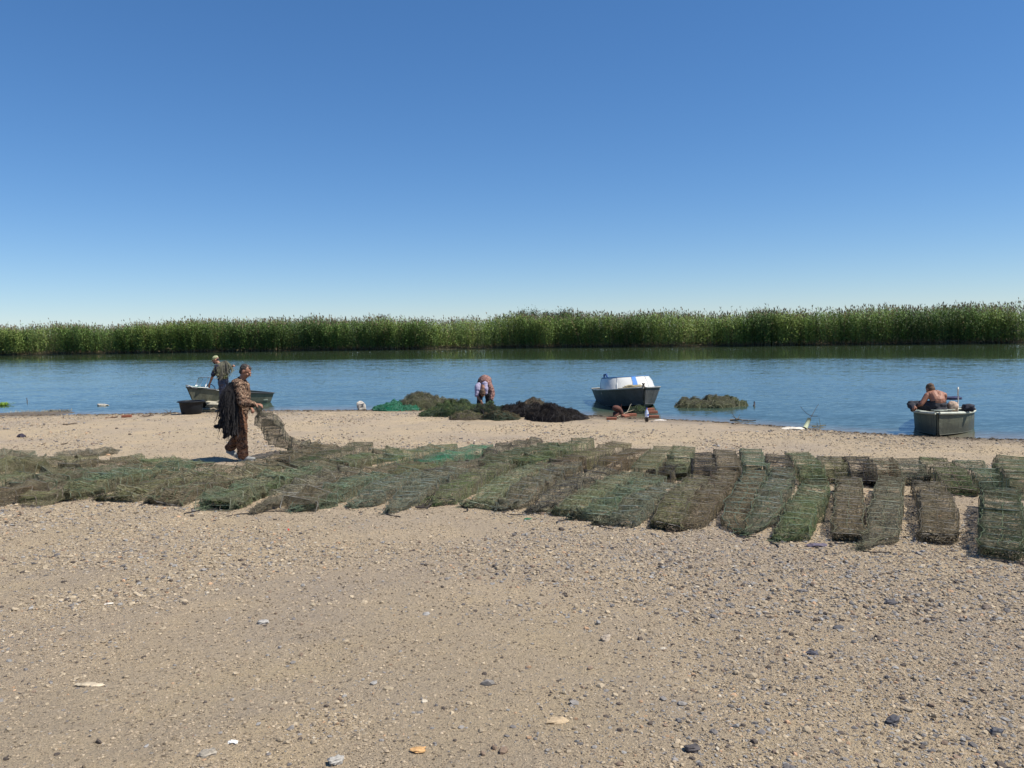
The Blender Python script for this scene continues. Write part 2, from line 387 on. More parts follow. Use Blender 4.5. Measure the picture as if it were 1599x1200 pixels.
# ------------------------------------------------------------------ setting: ground, water
def axis(segs):
    o = []
    for a, b, s in segs: o += list(np.arange(a, b, s))
    o.append(segs[-1][1]); return np.array(o)
gx = axis([(-6000, -1000, 1000), (-1000, -200, 100), (-200, -60, 10), (-60, -14, .8), (-14, 14, .075), (14, 60, .8), (60, 200, 10), (200, 1000, 100), (1000, 6000, 1000)])
gy = axis([(-60, -4, 8), (-4, 2, .5), (2, 12, .06), (12, 27, .1), (27, 60, 1.5), (60, 125, .6), (125, 300, 12), (300, 1500, 120), (1500, 9000, 1500)])
GX, GY = np.meshgrid(gx, gy)
GZ = ground(GX, GY)
near = (np.abs(GX) < 14) & (GY < 27) & (GY > 0)
GZ = GZ + np.where(near, (fbm(GX, GY, .16, 21, 2) - .5) * .016 * np.clip(shore_y(GX) - GY, 0, 1), 0)
V = np.stack([GX, GY, GZ], -1).reshape(-1, 3); nx = len(gx); ny = len(gy)
I = np.arange(nx * ny).reshape(ny, nx)
F = np.stack([I[:-1, :-1], I[:-1, 1:], I[1:, 1:], I[1:, :-1]], -1).reshape(-1, 4)
g = fast_mesh('ground', V, F, ground_mat(), smooth=True); tag(g, kind='structure')
wx = axis([(-900, -60, 60), (-60, 60, .5), (60, 900, 60)]); wy = axis([(10, 34, .2), (34, 400, 61)])
WX, WY = np.meshgrid(wx, wy); WD = np.where(WY > 40, 1, np.clip(-ground(WX, WY) / .22, 0, 1)); I = np.arange(WX.size).reshape(WX.shape)
WF = np.stack([I[:-1, :-1], I[:-1, 1:], I[1:, 1:], I[1:, :-1]], -1).reshape(-1, 4)
wr = fast_mesh('river_water', np.stack([WX, WY, WX * 0], -1).reshape(-1, 3), WF, water_mat(), np.repeat(WD.reshape(-1, 1), 3, 1)); tag(wr, kind='structure')

# ------------------------------------------------------------------ gravel
def ico():
    p = (1 + 5 ** .5) / 2
    v = np.array([(-1, p, 0), (1, p, 0), (-1, -p, 0), (1, -p, 0), (0, -1, p), (0, 1, p), (0, -1, -p), (0, 1, -p), (p, 0, -1), (p, 0, 1), (-p, 0, -1), (-p, 0, 1)], float)
    v /= np.linalg.norm(v[0])
    f = np.array([(0, 11, 5), (0, 5, 1), (0, 1, 7), (0, 7, 10), (0, 10, 11), (1, 5, 9), (5, 11, 4), (11, 10, 2), (10, 7, 6), (7, 1, 8), (3, 9, 4), (3, 4, 2), (3, 2, 6), (3, 6, 8), (3, 8, 9), (4, 9, 5), (2, 4, 11), (6, 2, 10), (8, 6, 7), (9, 8, 1)])
    return v, f
IV, IF = ico()
PAL = np.array([(.35, .285, .20), (.29, .235, .165), (.38, .31, .215), (.215, .20, .185), (.25, .24, .225), (.14, .13, .125), (.08, .065, .055), (.42, .37, .29), (.40, .26, .16), (.20, .145, .105)])
PW = np.array([.28, .22, .18, .08, .06, .04, .06, .02, .02, .04]); PW = PW / PW.sum()
PW2 = np.array([.15, .14, .09, .16, .13, .13, .13, .015, .025, .03]); PW2 = PW2 / PW2.sum()
def stones(n, y0, y1, smin, smax, seed, power=2.6, clod=False):
    rg = np.random.default_rng(seed)
    y = y0 + (y1 - y0) * rg.random(n); x = (rg.random(n) * 2 - 1) * (.78 * y + .8)
    dens = fbm(x, y, 1.6, 31, 4); right = np.clip((x / (y * .65) + .45), 0, 1) * np.clip((9.5 - y) / 3, 0, 1)
    keep = rg.random(n) < np.clip((dens - .36) * 5.0 + 1.15 * right - .42, .10, 1)
    if clod: keep = rg.random(n) < np.clip(fbm(x, y, .7, 36, 3) * 2.4 - .5, .15, 1)
    keep &= (shore_y(x) - y) > .15
    x, y, dens, right = x[keep], y[keep], dens[keep], right[keep]; n = len(x)
    u = rg.random(n); s = (smin ** (1 - power) + u * (smax ** (1 - power) - smin ** (1 - power))) ** (1 / (1 - power))
    shp = np.stack([np.ones(n), .6 + .4 * rg.random(n), .28 + .38 * rg.random(n)], -1) * s[:, None] * .5
    V = IV[None] * (1 + (rg.random((n, 12, 1)) - .5) * .55) * shp[:, None]
    a = rg.random(n) * 6.283; tl = (rg.random(n) - .5) * .5
    ct, st = np.cos(tl), np.sin(tl); V = np.stack([V[..., 0] * ct[:, None] - V[..., 2] * st[:, None], V[..., 1], V[..., 0] * st[:, None] + V[..., 2] * ct[:, None]], -1)
    ca, sa = np.cos(a), np.sin(a); V = np.stack([V[..., 0] * ca[:, None] - V[..., 1] * sa[:, None], V[..., 0] * sa[:, None] + V[..., 1] * ca[:, None], V[..., 2]], -1)
    z = ground(x, y) + shp[:, 2] * (.1 + .5 * rg.random(n)) + (fbm(x, y, .16, 21, 2) - .5) * .014
    V += np.stack([x, y, z], -1)[:, None]
    ci = np.where(rg.random(n) < right * .8 + .1, rg.choice(len(PAL), n, p=PW2), rg.choice(len(PAL), n, p=PW))
    c = PAL[ci] * (.8 + .4 * rg.random((n, 1)))
    if clod: c = np.array([.38, .305, .215]) * np.where(rg.random((n, 1)) < .25, .45, 1) * (.68 + .42 * rg.random((n, 1)))
    F = IF[None] + (np.arange(n) * 12)[:, None, None]
    return V.reshape(-1, 3), F.reshape(-1, 3), np.repeat(c, 12, 0)
SV, SF, SC = [], [], []; off = 0
for a in ((95000, 2.2, 5.0, .006, .036, 1, 3.0), (80000, 5.0, 8.5, .010, .05, 2, 3.0), (60000, 8.5, 14, .015, .06, 3, 3.1), (42000, 14, 25, .024, .085, 4, 3.2), (1100, 2.2, 8, .026, .055, 5, 2.8), (200, 3, 12, .045, .08, 6, 3.2), (52000, 2.2, 5.0, .006, .022, 7, 3.0, True), (42000, 5, 9, .010, .03, 8, 3.2, True), (22000, 9, 16, .016, .04, 9, 3.2, True)):
    v, f, c = stones(*a); SV.append(v); SF.append(f + off); SC.append(c); off += len(v)
gm = attr_mat('gravel_stone', .9, 0, .25, 60, .4, .25)
tag(fast_mesh('gravel', np.vstack(SV), np.vstack(SF), gm, np.vstack(SC)), 'loose gravel and pebbles scattered over the sandy shore', 'gravel', kind='stuff')

def rock(px, py, sx, sy, sz, col, label, seed, name='stone', cat='stone', rz=0.0, group=None, sink=.25):
    p = at(px, py); rg = np.random.default_rng(seed)
    mb = MB(); n1, n2 = 14, 9
    P = []
    for i in range(n2 + 1):
        th = math.pi * i / n2
        for j in range(n1):
            ph = 2 * math.pi * j / n1
            d = np.array([math.sin(th) * math.cos(ph), math.sin(th) * math.sin(ph), -math.cos(th)])
            r = 1 + .55 * (mnoise.noise(Vector(d * 1.3 + seed * 3.1))) + .2 * mnoise.noise(Vector(d * 3.7 + seed))
            q = np.sign(d) * np.abs(d) ** .8 * r
            P.append(q * np.array([sx, sy, sz]) * .5)
    P = np.array(P).reshape(n2 + 1, n1, 3)
    mb.grid(P, closev=True)
    o = mb.build(name, mat('stone_%d' % seed, col, .85, 0, .3, 12, .5, spec=.3), smooth=False)
    o.location = (p[0], p[1], p[2] + sz * (.5 - sink)); o.rotation_euler = (0, 0, rz)
    return tag(o, label, cat, group)
for i, a in enumerate([
 (151, 1072, .10, .055, .022, (.60, .50, .36), 'flat pale cream stone at the lower left, right of its flat tan twin', .3),
 (134, 1070, .12, .05, .018, (.50, .42, .30), 'flat dusty tan stone at the lower left, left of its cream twin', .1),
 (411, 974, .09, .06, .045, (.38, .36, .33), 'grey angular stone alone left of centre, below the row of traps', .5),
 (170, 944, .07, .03, .02, (.72, .66, .56), 'small bright white stone on bare sand at the left', .2),
 (946, 1000, .10, .07, .055, (.42, .35, .27), 'chunky tan stone standing proud near the middle of the gravel', .9),
 (1389, 943, .12, .06, .045, (.10, .095, .10), 'dark charcoal stone on sand below the rightmost traps', .1),
 (1268, 1023, .10, .05, .04, (.09, .09, .11), 'blackish oval stone at the right, in mid gravel', 0),
 (1252, 924, .12, .05, .03, (.17, .16, .16), 'dark flat stone nearest to the row of traps at right', .3),
 (1394, 1128, .09, .06, .05, (.08, .08, .09), 'black pointed stone at the lower right', .8),
 (1555, 1146, .08, .05, .045, (.10, .10, .11), 'dark stone lying nearest to the lower right corner', .2),
 (1081, 1172, .08, .06, .04, (.10, .09, .09), 'dark brown rounded stone at the bottom edge right of centre', 0),
 (654, 1173, .09, .045, .025, (.60, .36, .16), 'orange flat stone near the bottom edge', .1),
 (868, 1128, .12, .07, .03, (.47, .36, .23), 'broad ochre slab of stone at the bottom left of the grey pebbles', .2),
 (326, 1180, .09, .06, .045, (.36, .32, .26), 'grey brown lump of stone at the bottom edge left of centre', .5),
 (525, 1192, .08, .06, .05, (.42, .40, .36), 'pale grey round stone cut by the bottom edge', .4),
 (1540, 950, .09, .06, .045, (.20, .16, .13), 'brown stone at the right edge below the green trap', .4),
 (1308, 982, .10, .05, .035, (.11, .11, .12), 'dark grey flat stone midway down the gravel on the right side', .3)]):
    rock(a[0], a[1], a[2] * .72, a[3] * .72, a[4] * .7, a[5], a[6], 40 + i, rz=a[7])

# ------------------------------------------------------------------ reeds on the far bank
def reeds():
    rg = np.random.default_rng(11)
    N = 33000
    x = rg.uniform(-92, 80, N); dep = rg.random(N) ** 1.4 * 10
    y = far_y(x) - .5 + dep
    cl = fbm(x, y * .6, 2.6, 41, 3); keep = rg.random(N) < np.clip(cl * 4.6 - 1.35, .25, 1)
    x, y, dep, cl = x[keep], y[keep], dep[keep], cl[keep]; N = len(x)
    H = 3.8 + (fbm(x, y, 7, 44, 3) - .5) * 1.3 + (fbm(x, y * .5, 1.3, 49, 2) - .5) * .95 + rg.normal(0, .22, N) + .45 * (rg.random(N) > .95) - .25
    lean = rg.normal(0, .12, (N, 2)) * np.where(rg.random((N, 1)) < .07, 2.8, 1); lean[:, 0] += -.05
    base = np.stack([x, y, np.full(N, -.05)], -1)
    hue = fbm(x, y, 3.2, 47, 3)
    g1 = np.array([.15, .24, .055]); g2 = np.array([.29, .36, .10]); g3 = np.array([.06, .115, .04])
    cc = g3 + (g1 - g3) * np.clip(hue * 2, 0, 1)[:, None] + (g2 - g1) * np.clip(hue * 2.4 - 1, 0, 1)[:, None]
    cc = cc * (.3 + 1.15 * rg.random((N, 1))); dry = rg.random(N) < .06; cc[dry] = np.array([.24, .19, .09]) * (.7 + .6 * rg.random((dry.sum(), 1)))
    Vs, Fs, Cs = [], [], []; off = 0
    def pos(t):  # position along stem
        return base + np.stack([lean[:, 0] * H * t ** 1.7, lean[:, 1] * H * t ** 1.7, H * t], -1)
    def push(Q, col):    # Q: (n,4,3)
        nonlocal off
        n = len(Q); Vs.append(Q.reshape(-1, 3)); Fs.append((np.arange(n * 4).reshape(n, 4)) + off); off += n * 4
        Cs.append(np.repeat(col, 4, 0) if col.ndim == 2 else col.reshape(-1, 3))
    a = rg.random(N) * 3.14; wd = np.stack([np.cos(a), np.sin(a) * .5, np.zeros(N)], -1)
    stem = np.array([.16, .135, .075]) * (.7 + .6 * rg.random((N, 1)))
    for k, (t0, t1) in enumerate(((0, .12), (.12, .6), (.6, 1.0))):
        p0, p1 = pos(t0), pos(t1); r = (.016, .013, .010)[k]
        c = stem if k == 0 else stem * .15 + cc * .75
        push(np.stack([p0 - wd * r, p0 + wd * r, p1 + wd * r * .8, p1 - wd * r * .8], 1), c)
    NL = 14
    for j in range(NL):
        t = .06 + .92 * (j + rg.random(N)) / NL
        ok = rg.random(N) < np.where(t < .15, .6, .97)
        p = base + np.stack([lean[:, 0] * H * t ** 1.7, lean[:, 1] * H * t ** 1.7, H * t], -1)
        a = rg.random(N) * 6.283; L = (.34 + .26 * rg.random(N)) * np.where(t > .9, .8, 1.0); up = .35 + .75 * rg.random(N)
        d = np.stack([np.cos(a), np.sin(a), up], -1); d /= np.linalg.norm(d, axis=1)[:, None]
        s = np.stack([-np.sin(a), np.cos(a), rg.normal(0, .5, N)], -1); s /= np.linalg.norm(s, axis=1)[:, None]
        wl = (.026 + .020 * rg.random(N))[:, None]; droop = (.05 + .28 * rg.random(N))
        m = p + d * (L * .55)[:, None]; e = p + d * L[:, None] * .95 - np.stack([0 * L, 0 * L, droop * L * 1.6], -1)
        c = cc * (.75 + .5 * rg.random((N, 1))); low = (t < .15) & (rg.random(N) < .6)
        c[low] = np.array([.32, .24, .14]) * (.6 + .5 * rg.random((low.sum(), 1)))
        push(np.stack([p - s * wl * .4, p + s * wl * .4, m + s * wl, m - s * wl], 1)[ok], c[ok])
        push(np.stack([m - s * wl, m + s * wl, e + s * wl * .1, e - s * wl * .1], 1)[ok], c[ok])
    pl = rg.random(N) < .28; p = pos(1.0)[pl]; n = len(p)      # seed plumes
    for q in range(2):
        a = rg.random(n) * 3.14; s = np.stack([np.cos(a), np.sin(a), 0 * a], -1) * (.035 + .03 * rg.random((n, 1)))
        top = p + np.stack([rg.normal(-.04, .08, n), rg.normal(0, .06, n), .26 + .14 * rg.random(n)], -1); mid = (p + top) / 2
        c = np.array([.24, .19, .12]) * (.6 + .7 * rg.random((n, 1)))
        push(np.stack([p, mid + s, top, mid - s], 1), c)
    m = attr_mat('reed_leaf', .6, .25, .15, 3, 0, .35)
    o = fast_mesh('reed_bed', np.vstack(Vs), np.vstack(Fs), m, np.vstack(Cs))
    tag(o, 'dense wall of tall green reeds along the far bank of the river', 'reeds', kind='stuff')
reeds()
def bush():
    rg = np.random.default_rng(5)
    p = at_z(868, 543.5); bx, by = p[0] * 1.09, p[1] * 1.09
    root = empty('bush', (bx, by, .2), 0, 'dark rounded bush rising just above the middle of the reeds', 'bush')
    tr = MB()
    for k in range(7):
        a = rg.random() * 6.28; q = [(0, 0, 0)] + [(math.cos(a) * t * 2.0, math.sin(a) * t * 1.6, 4.3 * t ** .8) for t in (.3, .6, 1)]
        tr.tube(q, [.09, .06, .04, .015], 6)
    tr.build('branches', mat('bush_bark', (.10, .075, .05), .9), root)
    N = 14000; c = rg.integers(0, 26, N); cen = np.stack([rg.normal(0, 1.9, 26), rg.normal(0, 1.4, 26), 2.2 + 1.9 * rg.random(26)], -1)
    P = cen[c] + rg.normal(0, .36, (N, 3)); d = rg.normal(0, 1, (N, 3)); d /= np.linalg.norm(d, axis=1)[:, None]; s = np.cross(d, rg.normal(0, 1, (N, 3))); s /= np.linalg.norm(s, axis=1)[:, None]
    L = .09; Q = np.stack([P - d * L, P + s * L * .45, P + d * L, P - s * L * .45], 1)
    col = np.array([.05, .085, .03]) * (.6 + .8 * rg.random((N, 1)))
    fast_mesh('crown', Q.reshape(-1, 3), np.arange(N * 4).reshape(N, 4), attr_mat('bush_leaf', .6, .3, .2, 3), np.repeat(col, 4, 0), parent=root)
bush()

# ------------------------------------------------------------------ fish traps
W0, H0 = .34, .24
_fr = {}
def frame_mesh(key):
    if key in _fr: return _fr[key]
    mb = MB(); c = .03; hw, hh = W0 / 2, H0
    pts = []
    for (x, z, a0) in ((hw - c, c, -90), (hw - c, hh - c, 0), (-hw + c, hh - c, 90), (-hw + c, c, 180)):
        for k in range(3):
            a = R(a0 + 45 * k); pts.append((x + c * math.cos(a), 0, z + c * math.sin(a)))
    mb.tube(pts, .0040, 5, closed=True)
    o = mb.build('frame', WM[key]); me = o.data; bpy.data.objects.remove(o); _fr[key] = me; return me

def net_ring(w, h, n=(4, 4, 6, 4)):
    """points round a trap's section, starting at the bottom right; returns (x,z) and running length"""
    c = [(-w / 2, 0), (w / 2, 0), (w / 2, h), (-w / 2, h), (-w / 2, 0)]; P = []; 
    for k in range(4):
        for i in range(n[k]):
            t = i / n[k]; P.append((c[k][0] + (c[k + 1][0] - c[k][0]) * t, c[k][1] + (c[k + 1][1] - c[k][1]) * t))
    P.append(c[4]); P = np.array(P); u = np.concatenate([[0], np.cumsum(np.linalg.norm(np.diff(P, axis=0), axis=1))])
    return P, u

def resample(P, step):
    P = np.asarray(P, float)
    # smooth by Catmull-like subdivision
    for _ in range(2):
        if len(P) > 2:
            Q = [P[0]]
            for i in range(len(P) - 1): Q += [P[i] * .75 + P[i + 1] * .25, P[i] * .25 + P[i + 1] * .75]
            Q.append(P[-1]); P = np.array(Q)
    L = np.concatenate([[0], np.cumsum(np.linalg.norm(np.diff(P, axis=0), axis=1))])
    n = max(int(round(L[-1] / step)), 2); s = np.linspace(0, L[-1], n + 1)
    return np.stack([np.interp(s, L, P[:, k]) for k in range(3)], -1), L[-1]

TRAPN = [0]
def trap(top, tail, key, label, w=.34, h=.24, step=.14, mess=.15, key2=None, hoops=0, pts3=None, cat='fish trap', rope=True, twist=.0):
    """top: photo pixels of the middle of the trap's upper face, far to near; tail: pixel of the bunched end on the ground"""
    TRAPN[0] += 1; rg = np.random.default_rng(100 + TRAPN[0]); k2 = key2 or key
    if pts3 is None:
        P = []
        for (a, b) in top:
            q = at(a, b, h); P.append([q[0], q[1], 0])
        # widen the run a touch so that frames reach both ends
        mess = mess if top[0][0] > 600 else mess * 1.2; h = h * (.96 if top[0][0] > 600 else 1.05); S, L = resample(P, step)
    else: S, L = resample(pts3, step)
    n = len(S); T = np.gradient(S, axis=0)
    if pts3 is None: T[:, 2] = 0
    T /= np.linalg.norm(T, axis=1)[:, None]
    x0, y0 = S[n // 2][:2]; root = empty('fish_trap', (x0, y0, gz(x0, y0)), 0, label, cat, 'net fish traps laid out to dry')
    ro = np.array(root.location)
    fm = frame_mesh(k2 if rg.random() < .7 else key); bases = []
    for i in range(n):
        t = T[i]; s = np.cross(t, [0, 0, 1.0]); s /= np.linalg.norm(s) + 1e-9
        up = np.cross(s, t)
        lean = rg.normal(0, .10 + .55 * mess) + twist; yaw = rg.normal(0, .04 + .12 * mess); roll = rg.normal(0, .03 + .16 * mess)
        u2 = up * math.cos(lean) + t * math.sin(lean); u2 = u2 * math.cos(roll) + s * math.sin(roll); u2 /= np.linalg.norm(u2)
        s2 = s * math.cos(yaw) + t * math.sin(yaw); s2 = s2 - u2 * np.dot(s2, u2); s2 /= np.linalg.norm(s2)
        hh = h * (1 + rg.normal(0, .035 + .12 * mess)) * (1 - .3 * mess * rg.random()); ww = w * (1 + rg.normal(0, .03 + .06 * mess))
        if tail is not None and pts3 is None:
            q_ = (i + 1) / n; dr = max(0, (q_ - .78) / .22); hh *= 1 - .52 * dr ** 1.3; ww *= 1 - .10 * dr; u2 = u2 + t * .55 * dr; u2 /= np.linalg.norm(u2)
        if pts3 is not None: ww *= min(1, .22 + .30 * i); hh *= min(1, .3 + .3 * i)
        c = S[i].copy() + s * rg.normal(0, .008 + .025 * mess)
        if pts3 is None: c[2] = gz(c[0], c[1]) + .006
        else: c = c - up * h * .5
        bases.append((c, s2, np.cross(u2, s2), u2, ww, hh))
        fo = bpy.data.objects.new('frame', fm); COL.objects.link(fo); fo.parent = root
        M = Matrix(((s2[0] * ww / W0, -bases[-1][2][0], u2[0] * hh / H0, c[0] - ro[0]), (s2[1] * ww / W0, -bases[-1][2][1], u2[1] * hh / H0, c[1] - ro[1]), (s2[2] * ww / W0, -bases[-1][2][2], u2[2] * hh / H0, c[2] - ro[2]), (0, 0, 0, 1)))
        fo.matrix_basis = M
    # skin of netting
    rings = []; vv = []; v = 0
    def ring(c, s, u, ww, hh, pinch=0, sag=0, nz=.004):
        P, uu = net_ring(ww, hh)
        x = P[:, 0] * (1 - pinch); z = P[:, 1].copy()
        topm = (np.abs(P[:, 1] - hh) < 1e-6); z -= np.where(topm, sag * (1 - (2 * P[:, 0] / ww) ** 2), 0) + np.where(z > hh * .5, sag * .3, 0)
        Q = c + x[:, None] * s + z[:, None] * u
        nn = rg.normal(0, nz, (len(P), 3)); nn[-1] = nn[0]; nn[:, 2] = np.abs(nn[:, 2]) - nz * .5
        return Q + nn, uu
    for i in range(n):
        c, s, t, u, ww, hh = bases[i]
        Q, uu = ring(c, s, u, ww * 1.01, hh * 1.012); rings.append(Q); vv.append(v)
        if i < n - 1:
            c2, s2, t2, u2, w2, h2 = bases[i + 1]; d = np.linalg.norm(c2 - c)
            for f in (.33, .67):
                Q, uu = ring(c * (1 - f) + c2 * f, s * (1 - f) + s2 * f, u * (1 - f) + u2 * f, ww, (hh * (1 - f) + h2 * f), .03 + .05 * mess, .012 + .035 * rg.random() * (.4 + mess), .004 + .014 * mess)
                rings.append(Q); vv.append(v + d * f)
            v += d
    # bunched tail
    if tail is not None:
        e = at(*tail); c, s, t, u, ww, hh = bases[-1]; m = 7; d = np.linalg.norm(e[:2] - c[:2]); e = e + np.array([0, 0, .012])
        for k in range(1, m + 1):
            f = k / m; cc = c * (1 - f) + e * f
            cc[2] = gz(cc[0], cc[1]) + .004
            sw = ww * (1 - f) ** .75 * (1 if f < 1 else 0) + .035; sh = hh * max((1 - f * 1.05), 0) ** 1.5 + .035
            Q, uu = ring(cc, s, np.array([0, 0, 1.0]) * .8 + u * .2, sw, sh, 0, .02 * (1 - f), .010 + .016 * mess + .008)
            Q[:, 2] = np.maximum(Q[:, 2], cc[2] - .002)
            rings.append(Q); vv.append(v + (d + hh) * f)
    RG = np.array(rings) - ro; nr, nc = RG.shape[:2]
    UV = np.stack([np.tile(uu, (nr, 1)), np.tile(np.array(vv)[:, None], (1, nc))], -1)
    UV = UV + .01 + rg.random() * 3
    mb = MB(); mb.grid(RG, UV)
    k0 = mb.n  # cap on the far end with a throat funnel
    far = RG[0]; cen = far.mean(0); inn = cen + (far - cen) * .35 + (bases[min(1, n - 1)][0] - bases[0][0]) * 1.2
    mb.grid(np.array([far, inn]), np.stack([np.tile(uu, (2, 1)), np.array([[0] * nc, [.14] * nc])], -1) + .02)
    mb.build('netting', NM[key], root)
    # corner ropes and stray twine
    tw = MB(); stp = slice(None)
    ring_n = RG[:, :]; idx = [4, 8, 14, 11]
    for ii in idx:
        if tail is None and ii == 11: continue
        pp = ring_n[:, ii] + np.array([0, 0, .004]) + rg.normal(0, .003 + .006 * mess, (nr, 3)); tw.tube(pp, .0028, 4)
    for _ in range(int(4 + 16 * mess * L + 3 * L)):
        i0 = rg.integers(0, nr - 2); j0 = rg.integers(5, nc - 3); pp = []
        ln = rg.integers(3, 9); ii, jj = i0, float(j0)
        for q in range(ln):
            pp.append(ring_n[min(max(ii, 0), nr - 1), int(np.clip(jj, 4, nc - 4))] + rg.normal(0, .012, 3) + [0, 0, .012]); ii += rg.integers(0, 2); jj += rg.normal(0, 2.2)
        tw.tube(pp, .0022, 3)
    if tail is not None:
        for _ in range(9):     # frayed knot at the end
            a = rg.random() * 6.28; pp = [e - ro + rg.normal(0, .02, 3) + [0, 0, .015]]
            for q in range(4): pp.append(pp[-1] + np.array([math.cos(a) * .03, math.sin(a) * .03 - .006, rg.normal(0, .014)])); a += rg.normal(0, 1.1)
            pp = np.array(pp); pp[:, 2] = np.maximum(pp[:, 2], e[2] - ro[2] - .005); tw.tube(pp, .0035, 3)
    tw.build('twine', DM[k2], root)
    if tail is not None and rope and rg.random() < .8:
        rp = MB(); a = -1.57 + rg.normal(0, .9); pp = [e.copy()]
        for q in range(7): pp.append(pp[-1] + np.array([math.cos(a), math.sin(a), 0]) * .045); a += rg.normal(0, .5)
        pp = np.array([[q[0], q[1], gz(q[0], q[1]) + .008] for q in pp]) - ro
        rp.tube(pp, .006, 5); rp.build('cord', DM['black'], root)
    for q in range(hoops):     # bare wire hoops standing up out of the netting
        f = (q + .5) / hoops; i = min(int(f * n), n - 1); c = bases[i][0] - ro; t = bases[i][2]
        hm = MB(); rr = .06 + .02 * rg.random(); a = np.linspace(-.3, 3.44, 12); ax = np.array([1, .25 * rg.normal(), 0])
        o0 = c + bases[i][1] * rg.normal(0, .08) + [0, 0, bases[i][5] * .6]
        hm.tube([o0 + ax * rr * math.cos(b) + np.array([0, 0, rr * 1.1 * math.sin(b)]) for b in a], .0035, 4); hm.build('hoop', WM[key], root)
    return root

